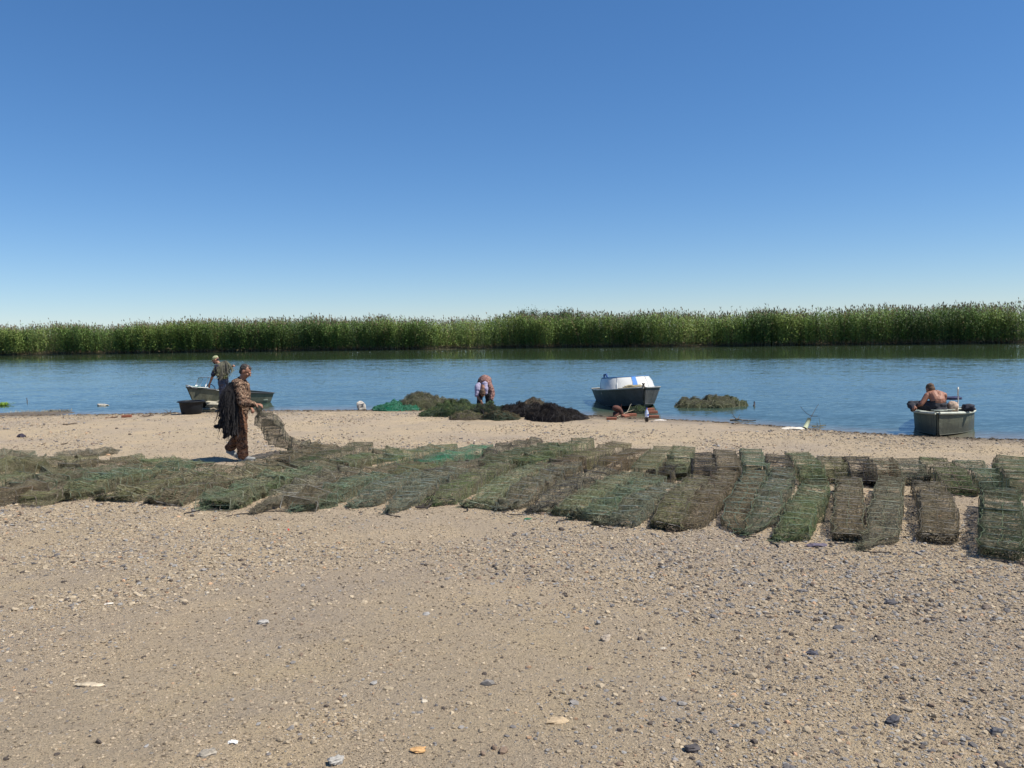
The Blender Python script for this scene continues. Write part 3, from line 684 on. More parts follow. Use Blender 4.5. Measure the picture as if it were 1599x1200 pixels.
TR = [
 # front row, from the right
 ([(1563, 760), (1566, 792), (1562, 826)], (1550, 866), 'darkgreen', 'large dark green trap at the right edge, nearest to the camera, gaping black mouth', dict(w=.35, h=.27, mess=.12, key2='green')),
 ([(1447, 747), (1462, 775), (1467, 812)], (1461, 850), 'brown', 'brown net trap curving down second from the right in the front row', dict(w=.34, h=.22)),
 ([(1389, 746), (1386, 778), (1378, 812)], (1343, 860), 'grey', 'long greyish olive trap whose pale green tail points left at its foot', dict(w=0.298, h=.20, key2='olive')),
 ([(1325, 744), (1326, 778), (1325, 815)], (1326, 846), 'brown', 'straight brown trap with a squared dark foot, beside the long greyish olive one', dict(w=0.288, h=.20, key2='olive')),
 ([(1275, 748), (1262, 776), (1240, 808)], (1212, 846), 'green', 'green trap bending left with a bushy green foot', dict(w=.32, h=.22, mess=.25)),
 ([(1222, 731), (1212, 754), (1192, 786)], (1163, 838), 'bluegrey', 'see through grey green trap with loose net drawn to a long thin tip', dict(w=0.29, h=.22, mess=.3, key2='green')),
 ([(1180, 734), (1168, 760), (1148, 790)], (1157, 836), 'brown', 'brown trap ending in a dark square flap beside the see through one', dict(w=0.30, h=.21, mess=.15, key2='teal')),
 ([(1136, 736), (1112, 762), (1080, 794)], (1046, 831), 'brown', 'brownish olive trap with a pale green drawn out tip', dict(w=0.31, h=.2, key2='rust', mess=.2)),
 ([(1092, 742), (1062, 768), (1040, 798)], (1022, 826), 'olive', 'dull olive trap with pale bars and a rolled foot', dict(w=0.31, h=.2, key2='brown')),
 ([(1050, 750), (1012, 772), (972, 793)], (928, 820), 'bluegrey', 'grey green trap stretching left to a frayed grey tip', dict(w=0.32, h=.19, mess=.35, key2='olive')),
 ([(1022, 742), (980, 762), (930, 787)], (890, 812), 'teal', 'blue green trap lying left of the grey frayed one', dict(w=0.31, h=.19, mess=.35)),
 ([(990, 734), (940, 756), (893, 780)], (866, 804), 'lightgreen', 'light green trap with a blunt foot', dict(w=0.316, h=.2, mess=.3)),
 ([(945, 728), (900, 748), (855, 772)], (826, 802), 'grey', 'sandy grey trap with a black tangled foot and green cord', dict(w=0.316, h=.2, mess=.4, key2='black')),
 ([(895, 722), (845, 742), (800, 768)], (778, 799), 'purple', 'grey purple trap with its dark foot curled round', dict(w=0.316, h=.2, mess=.4, key2='bluegrey')),
 ([(842, 724), (795, 744), (752, 768)], (722, 793), 'lightgreen', 'yellowish green trap with open ground showing left of its foot', dict(w=0.307, h=.2, mess=.25)),
 ([(785, 722), (735, 740), (695, 762)], (660, 792), 'green', 'mid green trap with a brown ragged foot', dict(w=.34, h=.2, mess=.3, key2='brown')),
 ([(715, 730), (672, 744), (636, 763)], (606, 803), 'bluegrey', 'slate blue barred trap with a net bag hanging off its foot', dict(w=.36, h=.2, mess=.3)),
 ([(660, 735), (612, 748), (572, 765)], (548, 795), 'bluegrey', 'second slate blue barred trap, left of the one with the net bag', dict(w=.36, h=.19, mess=.35, key2='teal')),
 ([(605, 734), (555, 746), (508, 766)], (455, 800), 'teal', 'teal barred trap ending in a dark green knot', dict(w=.36, h=.18, mess=.45)),
 ([(550, 730), (490, 744), (440, 766)], (395, 803), 'grey', 'tan and grey flattened trap ending near the middle left', dict(w=0.41, h=.16, mess=.5, key2='brown')),
 ([(500, 728), (420, 744), (365, 764)], (318, 795), 'teal', 'sagging teal trap whose dark foot lies beside a white shell', dict(w=0.43, h=.17, mess=.5, key2='green')),
 ([(425, 727), (345, 738), (285, 754)], (232, 786), 'olive', 'long olive trap running from the feet of the walking man to the lower left', dict(w=0.41, h=.18, mess=.5, key2='brown')),
 ([(350, 727), (290, 735), (230, 748)], (190, 776), 'brown', 'brown collapsed trap left of the long olive one', dict(w=0.43, h=.16, mess=.6, key2='green')),
 ([(290, 722), (200, 734), (120, 752)], (34, 784), 'teal', 'teal green trap swelling to a round foot at the far left', dict(w=0.46, h=.2, mess=.5, key2='green')),
 ([(215, 712), (130, 722), (50, 740)], (-20, 780), 'brown', 'brown limp trap cut by the left edge of the picture', dict(w=0.43, h=.2, mess=.6, key2='olive')),
 ([(140, 708), (60, 715), (-30, 730)], None, 'olive', 'olive tangled trap at the left edge, behind the brown limp one', dict(w=0.46, h=.2, mess=.6)),
 ([(44, 702), (5, 705), (-60, 710)], None, 'bluegrey', 'short rounded grey green trap at the left edge, farthest from the camera', dict(w=0.48, h=.22, mess=.45, key2='olive')),
 ([(315, 722), (255, 718), (195, 712)], None, 'green', 'low green trap topped with a row of small wire hoops', dict(w=0.34, h=.09, mess=.5, hoops=6)),
 ([(175, 700), (140, 704), (90, 708)], None, 'grey', 'limp greyish trap with two open hoops poking up behind the left traps', dict(w=0.34, h=.1, mess=.6, hoops=3)),
 ([(265, 728), (175, 744), (95, 762)], (75, 775), 'olive', 'olive green limp trap tucked under the big teal one at the far left', dict(w=0.48, h=.17, mess=.55, key2='green')),
 ([(120, 730), (40, 738), (-40, 750)], None, 'lightgreen', 'faded green trap in the middle of the leftmost tangle', dict(w=0.48, h=.18, mess=.55, key2='olive')),
 ([(60, 752), (10, 760), (-50, 770)], None, 'rust', 'dark brown trap lowest of those cut by the left edge', dict(w=0.48, h=.2, mess=.5, key2='brown')),
 ([(345, 748), (300, 756), (262, 768)], (238, 784), 'brown', 'short brown trap beside the ragged end of the long olive one', dict(w=0.41, h=.17, mess=.55, key2='green')),
 ([(455, 738), (400, 752), (350, 772)], (345, 795), 'green', 'green brown sagging trap between the teal one and the tan one', dict(w=0.43, h=.17, mess=.5, key2='brown')),
 ([(470, 712), (430, 718), (385, 726)], None, 'brown', 'brown mottled trap lying just right of the walking man\'s shoes', dict(w=0.41, h=.14, mess=.45, key2='darkgreen')),
 ([(555, 716), (500, 722), (450, 730)], None, 'purple', 'mauve grey sagging trap below the dark green and brown one', dict(w=0.41, h=.16, mess=.45, key2='olive')),
 ([(335, 736), (262, 748), (185, 764)], (150, 780), 'olive', 'dusty olive trap under the brown collapsed one', dict(w=.44, h=.16, mess=.55, key2='brown')),
 ([(210, 724), (120, 737), (20, 752)], None, 'grey', 'faded grey green trap running beneath the teal green one with the round foot', dict(w=.44, h=.16, mess=.55, key2='green')),
 ([(165, 748), (110, 760), (40, 772)], None, 'olive', 'flattened olive trap along the lower edge of the tangle at far left', dict(w=.42, h=.14, mess=.55, key2='rust')),
 ([(80, 712), (20, 718), (-60, 726)], None, 'grey', 'pale grey green trap behind the olive tangled one at the left edge', dict(w=.44, h=.17, mess=.5, key2='olive')),
 ([(520, 692), (476, 702), (428, 716)], None, 'brown', 'dark brown trap on which the lifted tan one comes down', dict(w=.40, h=.17, mess=.4, key2='darkgreen')),
 ([(415, 742), (380, 758), (330, 778)], None, 'teal', 'matted green trap filling the space beside the sagging teal one', dict(w=.42, h=.15, mess=.5, key2='olive')),
 ([(540, 748), (500, 762), (465, 780)], None, 'brown', 'matted brown trap squeezed between the teal barred one and the tan one', dict(w=.38, h=.15, mess=.5, key2='purple')),
 ([(648, 722), (605, 728), (560, 738)], None, 'brown', 'low brown trap between the leaf green one and the slate blue barred ones', dict(w=.36, h=.17, mess=.45, key2='olive')),
 ([(700, 716), (665, 724), (620, 734)], None, 'olive', 'olive trap tucked below the leaf green and vivid emerald ones', dict(w=.36, h=.17, mess=.4, key2='green')),
 # back row, from the right
 ([(1576, 713), (1590, 728), (1606, 744)], None, 'green', 'bulky green trap with a brown flank, at the right edge in the back row', dict(w=.42, h=.30, mess=.2, key2='brown')),
 ([(1508, 720), (1532, 732), (1556, 745)], (1570, 776), 'teal', 'bright sea green trap slanting right in the back row', dict(w=.38, h=.22, mess=.2)),
 ([(1452, 714), (1478, 727), (1500, 745)], (1512, 770), 'green', 'green trap with brown side bars, slanting right in the back row', dict(w=.38, h=.24, mess=.2, key2='rust')),
 ([(1415, 715), (1428, 732)], (1440, 758), 'bluegrey', 'short grey green trap squeezed between two others in the back row', dict(w=.38, h=.22, mess=.3, key2='brown')),
 ([(1374, 713), (1386, 733)], (1394, 752), 'rust', 'short squat trap of brown net in the back row, next to a black one', dict(w=.38, h=.24, mess=.15, key2='olive')),
 ([(1337, 711), (1350, 732)], (1358, 757), 'black', 'black boxy trap with a knotted black tail, in the back row', dict(w=.34, h=.25, mess=.15)),
 ([(1293, 711), (1308, 732)], (1312, 756), 'olive', 'olive brown short trap left of the black one with the knotted tail', dict(w=.36, h=.22, mess=.2, key2='brown')),
 ([(1246, 706), (1258, 716), (1272, 732)], (1276, 752), 'green', 'green ribbed trap leaning right, with crisp pale bars', dict(w=.34, h=.24, mess=.1)),
 ([(1213, 711), (1218, 725)], None, 'black', 'small black trap half hidden behind the see through one', dict(w=.34, h=.22, mess=.12)),
 ([(1173, 703), (1178, 726)], None, 'teal', 'mint green boxy trap standing square in the back row', dict(w=.32, h=.26, mess=.08)),
 ([(1131, 702), (1139, 730)], None, 'brown', 'brown grey boxy trap left of the mint green one', dict(w=.32, h=.26, mess=.08)),
 ([(1096, 706), (1100, 732)], None, 'black', 'black purple boxy trap with a pale bar across its face', dict(w=.32, h=.24, mess=.08)),
 ([(1066, 697), (1058, 722)], (1052, 744), 'lightgreen', 'yellow green boxy trap left of the black purple one', dict(w=.34, h=.26, mess=.12, key2='olive')),
 ([(1036, 698), (1020, 712), (1005, 728)], None, 'olive', 'olive ribbed trap leaning away to the left', dict(w=.34, h=.26, mess=.12, key2='green')),
 ([(1052, 722), (1030, 734)], None, 'black', 'dark blue grey crumpled trap with pale hoops', dict(w=.34, h=.2, mess=.6, hoops=2)),
 ([(1002, 698), (975, 708), (950, 720)], None, 'rust', 'rusty brown trap with upright bars, behind the middle traps', dict(w=.36, h=.22, mess=.2, key2='brown')),
 ([(970, 690), (938, 700), (900, 712)], None, 'olive', 'olive and rust trap forming the far edge right of the middle', dict(w=.36, h=.24, mess=.25, key2='rust')),
 ([(912, 686), (860, 700), (812, 714)], None, 'green', 'deep green heaped trap with a round grey end', dict(w=.38, h=.22, mess=.35, key2='darkgreen')),
 ([(870, 690), (815, 702), (765, 718)], None, 'darkgreen', 'dark green trap under the heaped one', dict(w=.38, h=.22, mess=.3, key2='green')),
 ([(838, 684), (800, 690), (762, 700)], None, 'grey', 'wide meshed tan trap propped up at the far edge', dict(w=.30, h=.2, mess=.5, key2='black')),
 ([(905, 712), (870, 720), (830, 730)], None, 'rust', 'brown red trap between the green heap and the front row', dict(w=.34, h=.2, mess=.3, key2='brown')),
 ([(755, 694), (705, 706), (660, 718)], None, 'bright', 'vivid emerald green trap', dict(w=.38, h=.2, mess=.25, key2='teal')),
 ([(770, 708), (725, 720), (680, 734)], None, 'purple', 'mauve brown trap below the vivid emerald one', dict(w=.36, h=.2, mess=.35, key2='brown')),
 ([(700, 694), (650, 703), (600, 714)], None, 'green', 'leaf green trap left of the vivid emerald one', dict(w=.36, h=.2, mess=.3, key2='teal')),
 ([(625, 697), (580, 704), (530, 717)], None, 'green', 'bushy green trap behind the teal barred ones', dict(w=.36, h=.2, mess=.4, key2='lightgreen')),
 ([(568, 693), (532, 700), (480, 714)], None, 'darkgreen', 'dark green and brown trap right of the lifted one', dict(w=.38, h=.22, mess=.35, key2='brown')),
]
for (a, b, k, l, kw) in TR: trap(a, b, k, l, **kw)
# ------------------------------------------------------------------ heaps of netting
def net_heap(px, py, wpx, hpx, key, key2, label, depth=.8, seed=1, base=None, strands=260, name='net_heap', zoff=0.0, peak=0.0, cat='net heap'):
    p = at(px, py) if base is None else np.array(base); D = p[1]; a = wpx * D / FPX / 2; H = hpx * D / FPX * .76; b = min(a * .9, depth)
    root = empty(name, (p[0], p[1] + b * .75, p[2] + zoff), 0, label, cat, 'heaps of wet fishing nets')
    rg = np.random.default_rng(300 + seed); nr, na = 22, 80
    def surf(r, t, k=1.0):
        x = a * r * np.cos(t) * (1 + .16 * np.sin(3 * t + seed)); y = b * r * np.sin(t) * (1 + .12 * np.sin(4 * t + seed * 2))
        n1 = fbm(x + seed * 7, y, .38, seed, 4); n2 = fbm(x + 3, y + seed, .09, seed + 5, 3)
        dome = np.clip(1 - r ** 5, 0, 1) ** .5
        prof = np.clip(1 - .35 * np.abs(np.cos(t) * r - peak) ** 1.5, .4, 1); n1 = np.clip((n1 - .5) * 3.0 + .46, .04, 1.2); n3 = fbm(x * 1.0 + 9, y * 2 + seed, .17, seed + 9, 2)
        z = H * dome * prof * (.42 + .62 * n1 + .75 * (n3 - .5)) + .16 * (n2 - .5) * np.clip((1 - r) * 5, 0, 1)
        return x * k, y * k, np.maximum(z * k, -.02)
    rr = np.linspace(0, 1, nr)[:, None] ** .8 * np.ones((1, na)); tt = np.ones((nr, 1)) * np.arange(na)[None] * 2 * math.pi / na
    x, y, z = surf(rr, tt); z[-1] = -.03
    mb = MB(); mb.grid(np.stack([x, y, z], -1), closev=True)
    mb.build('netting_core', mat('heap_' + key + key2, tuple(q * .7 for q in NETC[key][0]), .95, 0, .5, 14, 1.0, tuple(q * .35 for q in NETC[key][1]), .1, 60), root)
    # loose folds of see-through net over it
    mb = MB(); x, y, z = surf(rr, tt); j = rg.normal(0, .022, x.shape); x = x * 1.03 + j; z = z * 1.04 + .015 + np.abs(rg.normal(0, .022, x.shape)); z[-1] = 0
    Q = np.stack([x, y, z], -1); Q = np.concatenate([Q, Q[:, :1]], 1)
    uv = np.stack([Q[..., 0] * 1.0 + .3 * Q[..., 2] + 3, Q[..., 1] + 1.3 * Q[..., 2] + 3], -1)
    mb.grid(Q, uv); mb.build('netting', NMW[key2], root)
    tw = MB()
    for q in range(strands):
        r0 = rg.random() ** .6; t0 = rg.random() * 6.283; a1 = rg.random() * 6.28; pp = []; px_, py_ = r0 * math.cos(t0), r0 * math.sin(t0)
        for k in range(rg.integers(4, 9)):
            r1 = min(math.hypot(px_, py_), 1.04); t1 = math.atan2(py_, px_); sx, sy, sz = surf(np.array(r1), np.array(t1))
            pp.append((float(sx) * 1.03, float(sy) * 1.03, max(float(sz), 0) + .012 + .05 * rg.random() * rg.random()))
            px_ += math.cos(a1) * .09 / max(a, .25); py_ += math.sin(a1) * .07 / max(b, .25); a1 += rg.normal(0, .7)
        tw.tube(pp, .0045 if q % 3 else .008, 3, mi=q % 2)
    for q in range(int(5 + a * 8)):     # arcs of trap frames sticking out
        r0 = rg.random() * .8; t0 = rg.random() * 6.283; sx, sy, sz = surf(np.array(r0), np.array(t0)); rad = .09 + .06 * rg.random(); aa = rg.random() * 3.14
        tw.tube([(float(sx) + rad * math.cos(b_) * math.cos(aa), float(sy) + rad * math.cos(b_) * math.sin(aa), float(sz) + .01 + rad * .55 * math.sin(b_)) for b_ in np.linspace(-.2, 3.3, 9)], .005, 4, mi=1)
    tw.build('twine', [DM[key], DM[key]], root)
    return root
net_heap(612, 642, 72, 13, 'bright', 'bright', 'low heap of vivid emerald green netting at the left end of the pile', .5, 1)
net_heap(664, 640, 100, 25, 'olive', 'grey', 'tall olive grey heap of nets behind the emerald one', .7, 2, peak=0.0)
net_heap(704, 651, 96, 25, 'darkgreen', 'green', 'dark green rounded heap of nets left of the bending person', .55, 3)
net_heap(756, 651, 104, 17, 'black', 'darkgreen', 'blackish heap of nets just in front of the bending person', .5, 4)
net_heap(784, 657, 60, 16, 'darkgreen', 'brown', 'small dark heap of nets lying furthest forward', .3, 5)
net_heap(818, 652, 100, 22, 'black', 'black', 'black heap of nets right of the bending person', .55, 6)
net_heap(868, 659, 92, 23, 'black', 'black', 'black heap of nets tapering off at the right end of the pile', .5, 7, peak=-.35)
net_heap(728, 656, 60, 12, 'brown', 'olive', 'flat brownish olive heap of nets at the front, left of the bending person', .3, 14)
net_heap(831, 645, 36, 14, 'rust', 'grey', 'tan and rust coloured bundle of net on top of the black heap', .3, 8, zoff=.12)
net_heap(1108, 637, 96, 20, 'olive', 'grey', 'muddy grey olive heap of nets lying in the shallow water', .8, 9, zoff=-.03, peak=-.1)
net_heap(1146, 635, 46, 14, 'olive', 'lightgreen', 'small olive clump of net in the water, right of the muddy heap', .5, 10, zoff=-.02)
net_heap(1000, 646, 30, 10, 'darkgreen', 'green', 'little green clump of net under the bow of the moored cabin boat', .25, 12)

# ------------------------------------------------------------------ small stuff
WATERY = 0.0
def rotz(a): return np.array([[math.cos(a), -math.sin(a), 0], [math.sin(a), math.cos(a), 0], [0, 0, 1]])
def roty(a): return np.array([[math.cos(a), 0, math.sin(a)], [0, 1, 0], [-math.sin(a), 0, math.cos(a)]])
def rotx(a): return np.array([[1, 0, 0], [0, math.cos(a), -math.sin(a)], [0, math.sin(a), math.cos(a)]])

# black basin
p = at(293, 648); root = empty('basin', (p[0], p[1] + .28, p[2]), 0, 'round black plastic tub standing on the sand by the bow of the beached boat', 'basin')
bm = mat('black_plastic', (.010, .012, .015), .5, 0, .4, 6, .15, (.018, .02, .024), .2)
mb = MB(); mb.lathe([(.001, .012), (.25, .012), (.26, .0), (.275, .02), (.31, .22), (.325, .345), (.335, .35), (.335, .335), (.365, .34), (.372, .355), (.365, .37), (.32, .368), (.312, .345), (.295, .2), (.262, .03), (.001, .026)], 36)
mb.build('tub', bm, root)
for s in (-1, 1):
    mb = MB(); mb.tube([(s * (.36 + .035 * math.sin(t)), .09 * math.cos(t), .345 - .01 * math.sin(t)) for t in np.linspace(0, 3.14, 9)], .011, 6); mb.build('handle', bm, root)

# bottle
p = at(1010, 659); root = empty('bottle', (p[0], p[1], p[2]), .4, 'plastic drink bottle, dark cola below and a white and blue label, standing on the shingle', 'bottle')
mb = MB(); mb.lathe([(.001, .004), (.03, .0), (.041, .012), (.044, .03), (.040, .10), (.0435, .115)], 20); mb.build('cola', mat('cola', (.012, .008, .012), .15, 0, .1, 5, 0), root)
mb = MB(); mb.lathe([(.0435, .115), (.045, .12), (.045, .215), (.0435, .22)], 20); mb.build('label_band', None or mat('bottle_label', (.72, .76, .84), .4, 0, .1, 4, 0), root)
mb = MB(); mb.lathe([(.0435, .22), (.038, .25), (.017, .29), (.0135, .30), (.0135, .312)], 20); mb.build('neck', mat('bottle_neck', (.45, .52, .66), .2, 0, .1, 4, 0), root)
mb = MB(); mb.lathe([(.001, .332), (.015, .33), (.0165, .312), (.0165, .304), (.013, .302)], 16); mb.build('cap', mat('blue_cap', (.03, .09, .42), .4, 0, .1, 4, 0), root)
mb = MB()      # blue round emblem on the label
for s, cc in ((0, 0), (math.pi, 0)):
    P = [[(.0458 * math.cos(s - 1.3 + a * .55 * math.sqrt(max(1 - b * b, 0))), .0458 * math.sin(s - 1.3 + a * .55 * math.sqrt(max(1 - b * b, 0))), .168 + .026 * b) for a in np.linspace(-1, 1, 7)] for b in np.linspace(-1, 1, 9)]
    mb.grid(P)
mb.build('emblem', mat('emblem_blue', (.03, .10, .5), .4, 0, .1, 4, 0), root)

BRK = mat('brick_red', (.25, .09, .05), .9, 0, .35, 14, .6, (.20, .075, .045))
def brick(px, py, rz, label, rx=0, dz=0, dx=0):
    p = at(px, py); mb = MB(); mb.box((0, 0, .033), (.25, .12, .065), bev=.006)
    for k in (-.07, 0, .07): mb.lathe([(.018, .0655), (.018, .0658), (.001, .0659)], 10, (k, 0, 0), mi=1)  # flat dark discs: the shade inside holes put into colour, nothing is cut
    o = mb.build('brick', [BRK, mat('brick_hole_shade', (.06, .025, .018), .95)], smooth=False); o.location = (p[0] + dx, p[1], p[2] + dz); o.rotation_euler = (rx, 0, rz)
    tag(o, label, 'brick', 'red bricks on the shore')
brick(955, 656, -.1, 'single red brick on the sand, left of the bottle and apart from the others')
brick(986, 650, .3, 'red brick lying by the sticks under the dark bow')
brick(976, 652, .9, 'red brick leaning beside the rusty lump', .3)
brick(1021, 653, .05, 'red brick nearest to the bottle, on its right')
brick(1014, 648, .5, 'red brick standing behind the one right of the bottle', 1.57, .12)
brick(1019, 650, .1, 'red brick stacked on top, right of the bottle', 0, .07)
brick(198, 652, .2, 'orange brick lying at the water edge far to the left')
# rusty lump: an old pump head of rounded casting with spout and leg
p = at(966, 651); root = empty('rusty_casting', (p[0], p[1] + .1, p[2]), 0, 'rusty red brown metal casting propped up before the moored cabin boat', 'scrap metal')
rm = mat('rust_metal', (.13, .05, .035), .8, .2, .5, 14, .8, (.06, .028, .022))
mb = MB(); mb.ell((-.03, 0, .2), (.13, .09, .085), roty(.25)); mb.ell((.07, .0, .12), (.06, .06, .12), roty(-.3)); mb.tube([(.07, 0, .15), (.09, 0, .3)], .012, 6); mb.build('casing', rm, root)
mb = MB(); mb.box((-.05, 0, .06), (.16, .12, .12), bev=.02); mb.tube([(.1, 0, .1), (.15, -.03, .01)], .03, 7); mb.build('leg', rm, root)
def stick(pts, r, label, col=(.17, .12, .08), name='stick', cat='stick', branches=0, seed=0):
    P = np.array([at(a, b) + np.array([0, 0, h]) for a, b, h in pts]); o0 = P[0].copy(); rg = np.random.default_rng(seed + 70)
    mb = MB(); Q, _ = resample(P, .08); Q = Q + rg.normal(0, r * .35, Q.shape); mb.tube(Q - o0, np.linspace(r, r * .55, len(Q)), 7)
    for k in range(branches):
        i = rg.integers(1, len(Q) - 1); d = rg.normal(0, 1, 3); d[2] = abs(d[2]); d /= np.linalg.norm(d); mb.tube([Q[i] - o0, Q[i] - o0 + d * .1, Q[i] - o0 + d * .2 + [0, .02, .02]], [r * .5, r * .35, r * .2], 5)
    o = mb.build(name, mat(name + '_bark_%d' % seed, col, .9, 0, .35, 20, .5)); o.location = o0
    return tag(o, label, cat)
stick([(963, 652, .01), (978, 648, .06), (990, 646, .1)], .012, 'pale bent stick across the bricks under the dark bow', (.36, .29, .2), seed=1)
stick([(978, 648, .03), (986, 645, .25)], .01, 'thin grey stick poking up in front of the dark hull', (.3, .28, .22), seed=2)
stick([(926, 650, .02), (940, 650, .02)], .02, 'short black stick at the water edge left of the moored cabin boat', (.04, .035, .03), seed=3)
stick([(98, 664, .01), (121, 662.5, .02)], .018, 'dark twig lying on sand at the left, between water and traps', (.10, .075, .055), seed=4)
stick([(96, 695, .01), (106, 694, .02)], .015, 'short dark twig just behind the leftmost traps', (.10, .08, .06), seed=5)
stick([(165, 654, .01), (184, 653, .02)], .03, 'flat brown stick at the water edge beside the orange brick', (.19, .12, .08), seed=6)
stick([(222, 651, .01), (240, 650, .03)], .02, 'crooked brown twig on the shoreline right of the orange brick', (.14, .09, .06), branches=3, seed=7)
stick([(254, 650, .01), (272, 647, .05)], .015, 'branched dark twig on the shoreline left of the black tub', (.09, .07, .05), branches=4, seed=8)
stick([(1276, 658, .12), (1264, 661, .16), (1250, 652, .25)], .007, 'thin black forked twig rising from the pale green post', (.05, .045, .04), branches=1, seed=9)
stick([(1264, 662, .1), (1278, 650, .3)], .008, 'thin black twig slanting up right beside the pale green post', (.05, .045, .04), seed=10)
stick([(1140, 657, .02), (1180, 659, .02)], .02, 'waterlogged brown branch lying along the waterline right of the nets in the water', (.16, .12, .075), branches=6, seed=11)
stick([(1268, 668, .02), (1290, 666, .02)], .012, 'olive twig in the shallows right of the pale green post', (.18, .16, .08), branches=4, seed=12)
stick([(300, 642.5, .04), (322, 642, .05), (350, 641.5, .05)], .045, 'barkless grey log lying under the beached boat', (.30, .25, .18), 'log', 'log', seed=13)
stick([(42, 629, -.05), (42.6, 628, .16)], .018, 'dark stake tip poking out of the water at the left', (.06, .05, .05), 'stake', 'stake', seed=14)
stick([(1178, 635, -.05), (1178, 634, .12)], .035, 'stubby dark stake in the water right of the nets', (.05, .05, .06), 'stake', 'stake', seed=15)
stick([(650, 795, .02), (668, 797, .02), (674, 792, .05)], .012, 'twisted black twig on the sand below the ragged brown trap foot', (.05, .04, .035), branches=3, seed=16)
# pale green post lying half buried
p = at(1257, 671); mb = MB(); mb.tube([(0, 0, .03), (.07, .05, .13), (.13, .1, .22)], [.045, .045, .043], 12)
o = mb.build('post', mat('pale_paint', (.42, .46, .30), .7, 0, .2, 14, .3)); o.location = p; tag(o, 'short pale green post tilted out of the sand at the right shoreline', 'post')
# crumpled pale cloth
def cloth(px, py, wx, wy, hz, col, label, seed, name='cloth', cat='cloth'):
    p = at(px, py); rg = np.random.default_rng(seed); n = 26; X, Y = np.meshgrid(np.linspace(-1, 1, n), np.linspace(-1, 1, n))
    rr = np.sqrt(X ** 2 + Y ** 2); z = hz * (fbm(X + seed, Y, .5, seed, 4)) * 1.6 * np.clip(1.15 - rr, 0, 1) ** .5
    k = 1 / np.maximum(rr / np.maximum(np.abs(X), np.abs(Y)).clip(1e-3), 1) * (1 + .3 * (fbm(X * 1.3, Y * 1.3, .8, seed + 2, 2) - .5))
    P = np.stack([X * k * wx / 2, Y * k * wy / 2, z + .003], -1); mb = MB(); mb.grid(P); mb.grid(P[::-1] * np.array([1, 1, .2]) - np.array([0, 0, .004]))
    o = mb.build(name, mat(name + '_%d' % seed, col, .85, 0, .15, 9, .3)); o.location = p; return tag(o, label, cat)
cloth(1238, 670, .52, .35, .05, (.66, .6, .5), 'crumpled off white rag flattened on the sand beside the pale green post', 3)
cloth(1030, 657, .32, .12, .025, (.62, .58, .52), 'small scrap of pale film right of the bottle', 9, 'plastic_scrap', 'scrap')
cloth(33, 683, .20, .12, .07, (.035, .028, .045), 'dark purple crumpled rag on the sand at the far left', 5)
cloth(1275, 853, .20, .07, .03, (.13, .11, .15), 'faded violet strip of rag in front of the green trap with the bushy foot', 6)
cloth(317, 777, .05, .04, .03, (.85, .84, .8), 'tiny white shell resting against the sagging teal trap', 7, 'shell', 'shell')
cloth(450, 829, .03, .02, .015, (.6, .06, .03), 'tiny bright red scrap on bare sand left of centre', 8, 'plastic_scrap', 'scrap')
cloth(364, 1161, .045, .02, .012, (.85, .84, .8), 'little white cigarette end sized scrap at the bottom left', 10, 'paper_scrap', 'scrap')
cloth(824, 812, .09, .03, .02, (.03, .16, .08), 'emerald cord scrap lying at the black tangled trap foot', 11, 'cord_scrap', 'scrap')
rock(564, 640, .26, .22, .26, (.50, .46, .40), 'pale rounded boulder standing at the waterline left of the emerald nets', 71, 'boulder', 'boulder', sink=.1)
rock(338, 640, .60, .40, .33, (.40, .37, .29), 'big pale sack shaped boulder under the side of the beached boat', 72, 'boulder', 'boulder', sink=.1)
rock(160, 634, .36, .2, .10, (.45, .42, .35), 'low pale stone breaking the water surface at the left', 73, sink=.35)
# water plant at the left edge
def plant(px, py, label, n, L, col, name, cat, seed, spread=.25, width=.05, kind=None, elong=1.0):
    p = at(px, py); rg = np.random.default_rng(seed); Q = []; cc = []
    for k in range(n):
        a = rg.random() * 6.28; r = rg.random() ** .5 * spread; b = np.array([r * math.cos(a) * elong, r * math.sin(a) * .6, 0]); l = L * (.6 + .6 * rg.random()); up = .3 + .8 * rg.random()
        a2 = rg.random() * 6.28; d = np.array([math.cos(a2), math.sin(a2), up]); d /= np.linalg.norm(d); s = np.cross(d, [0, 0, 1]); s = s / np.linalg.norm(s) * width
        m = b + d * l * .55; e = b + d * l - np.array([0, 0, l * .35 * rg.random()])
        Q += [b - s * .3, b + s * .3, m + s, m - s, m - s, m + s, e + s * .1, e - s * .1]; cc += [np.array(col) * (.6 + .8 * rg.random())] * 8
    o = fast_mesh(name, np.array(Q), np.arange(len(Q)).reshape(-1, 4), attr_mat(name + '_leaf%d' % seed, .6, .3, .2, 8), np.array(cc)); o.location = p
    return tag(o, label, cat, kind=kind)
plant(-2, 634, 'bright green broad leaved water plant at the left edge of the river', 120, .22, (.19, .30, .04), 'water_plant', 'plant', 1, .38, .03)
tag(bpy.data.objects['water_plant'], None, None)
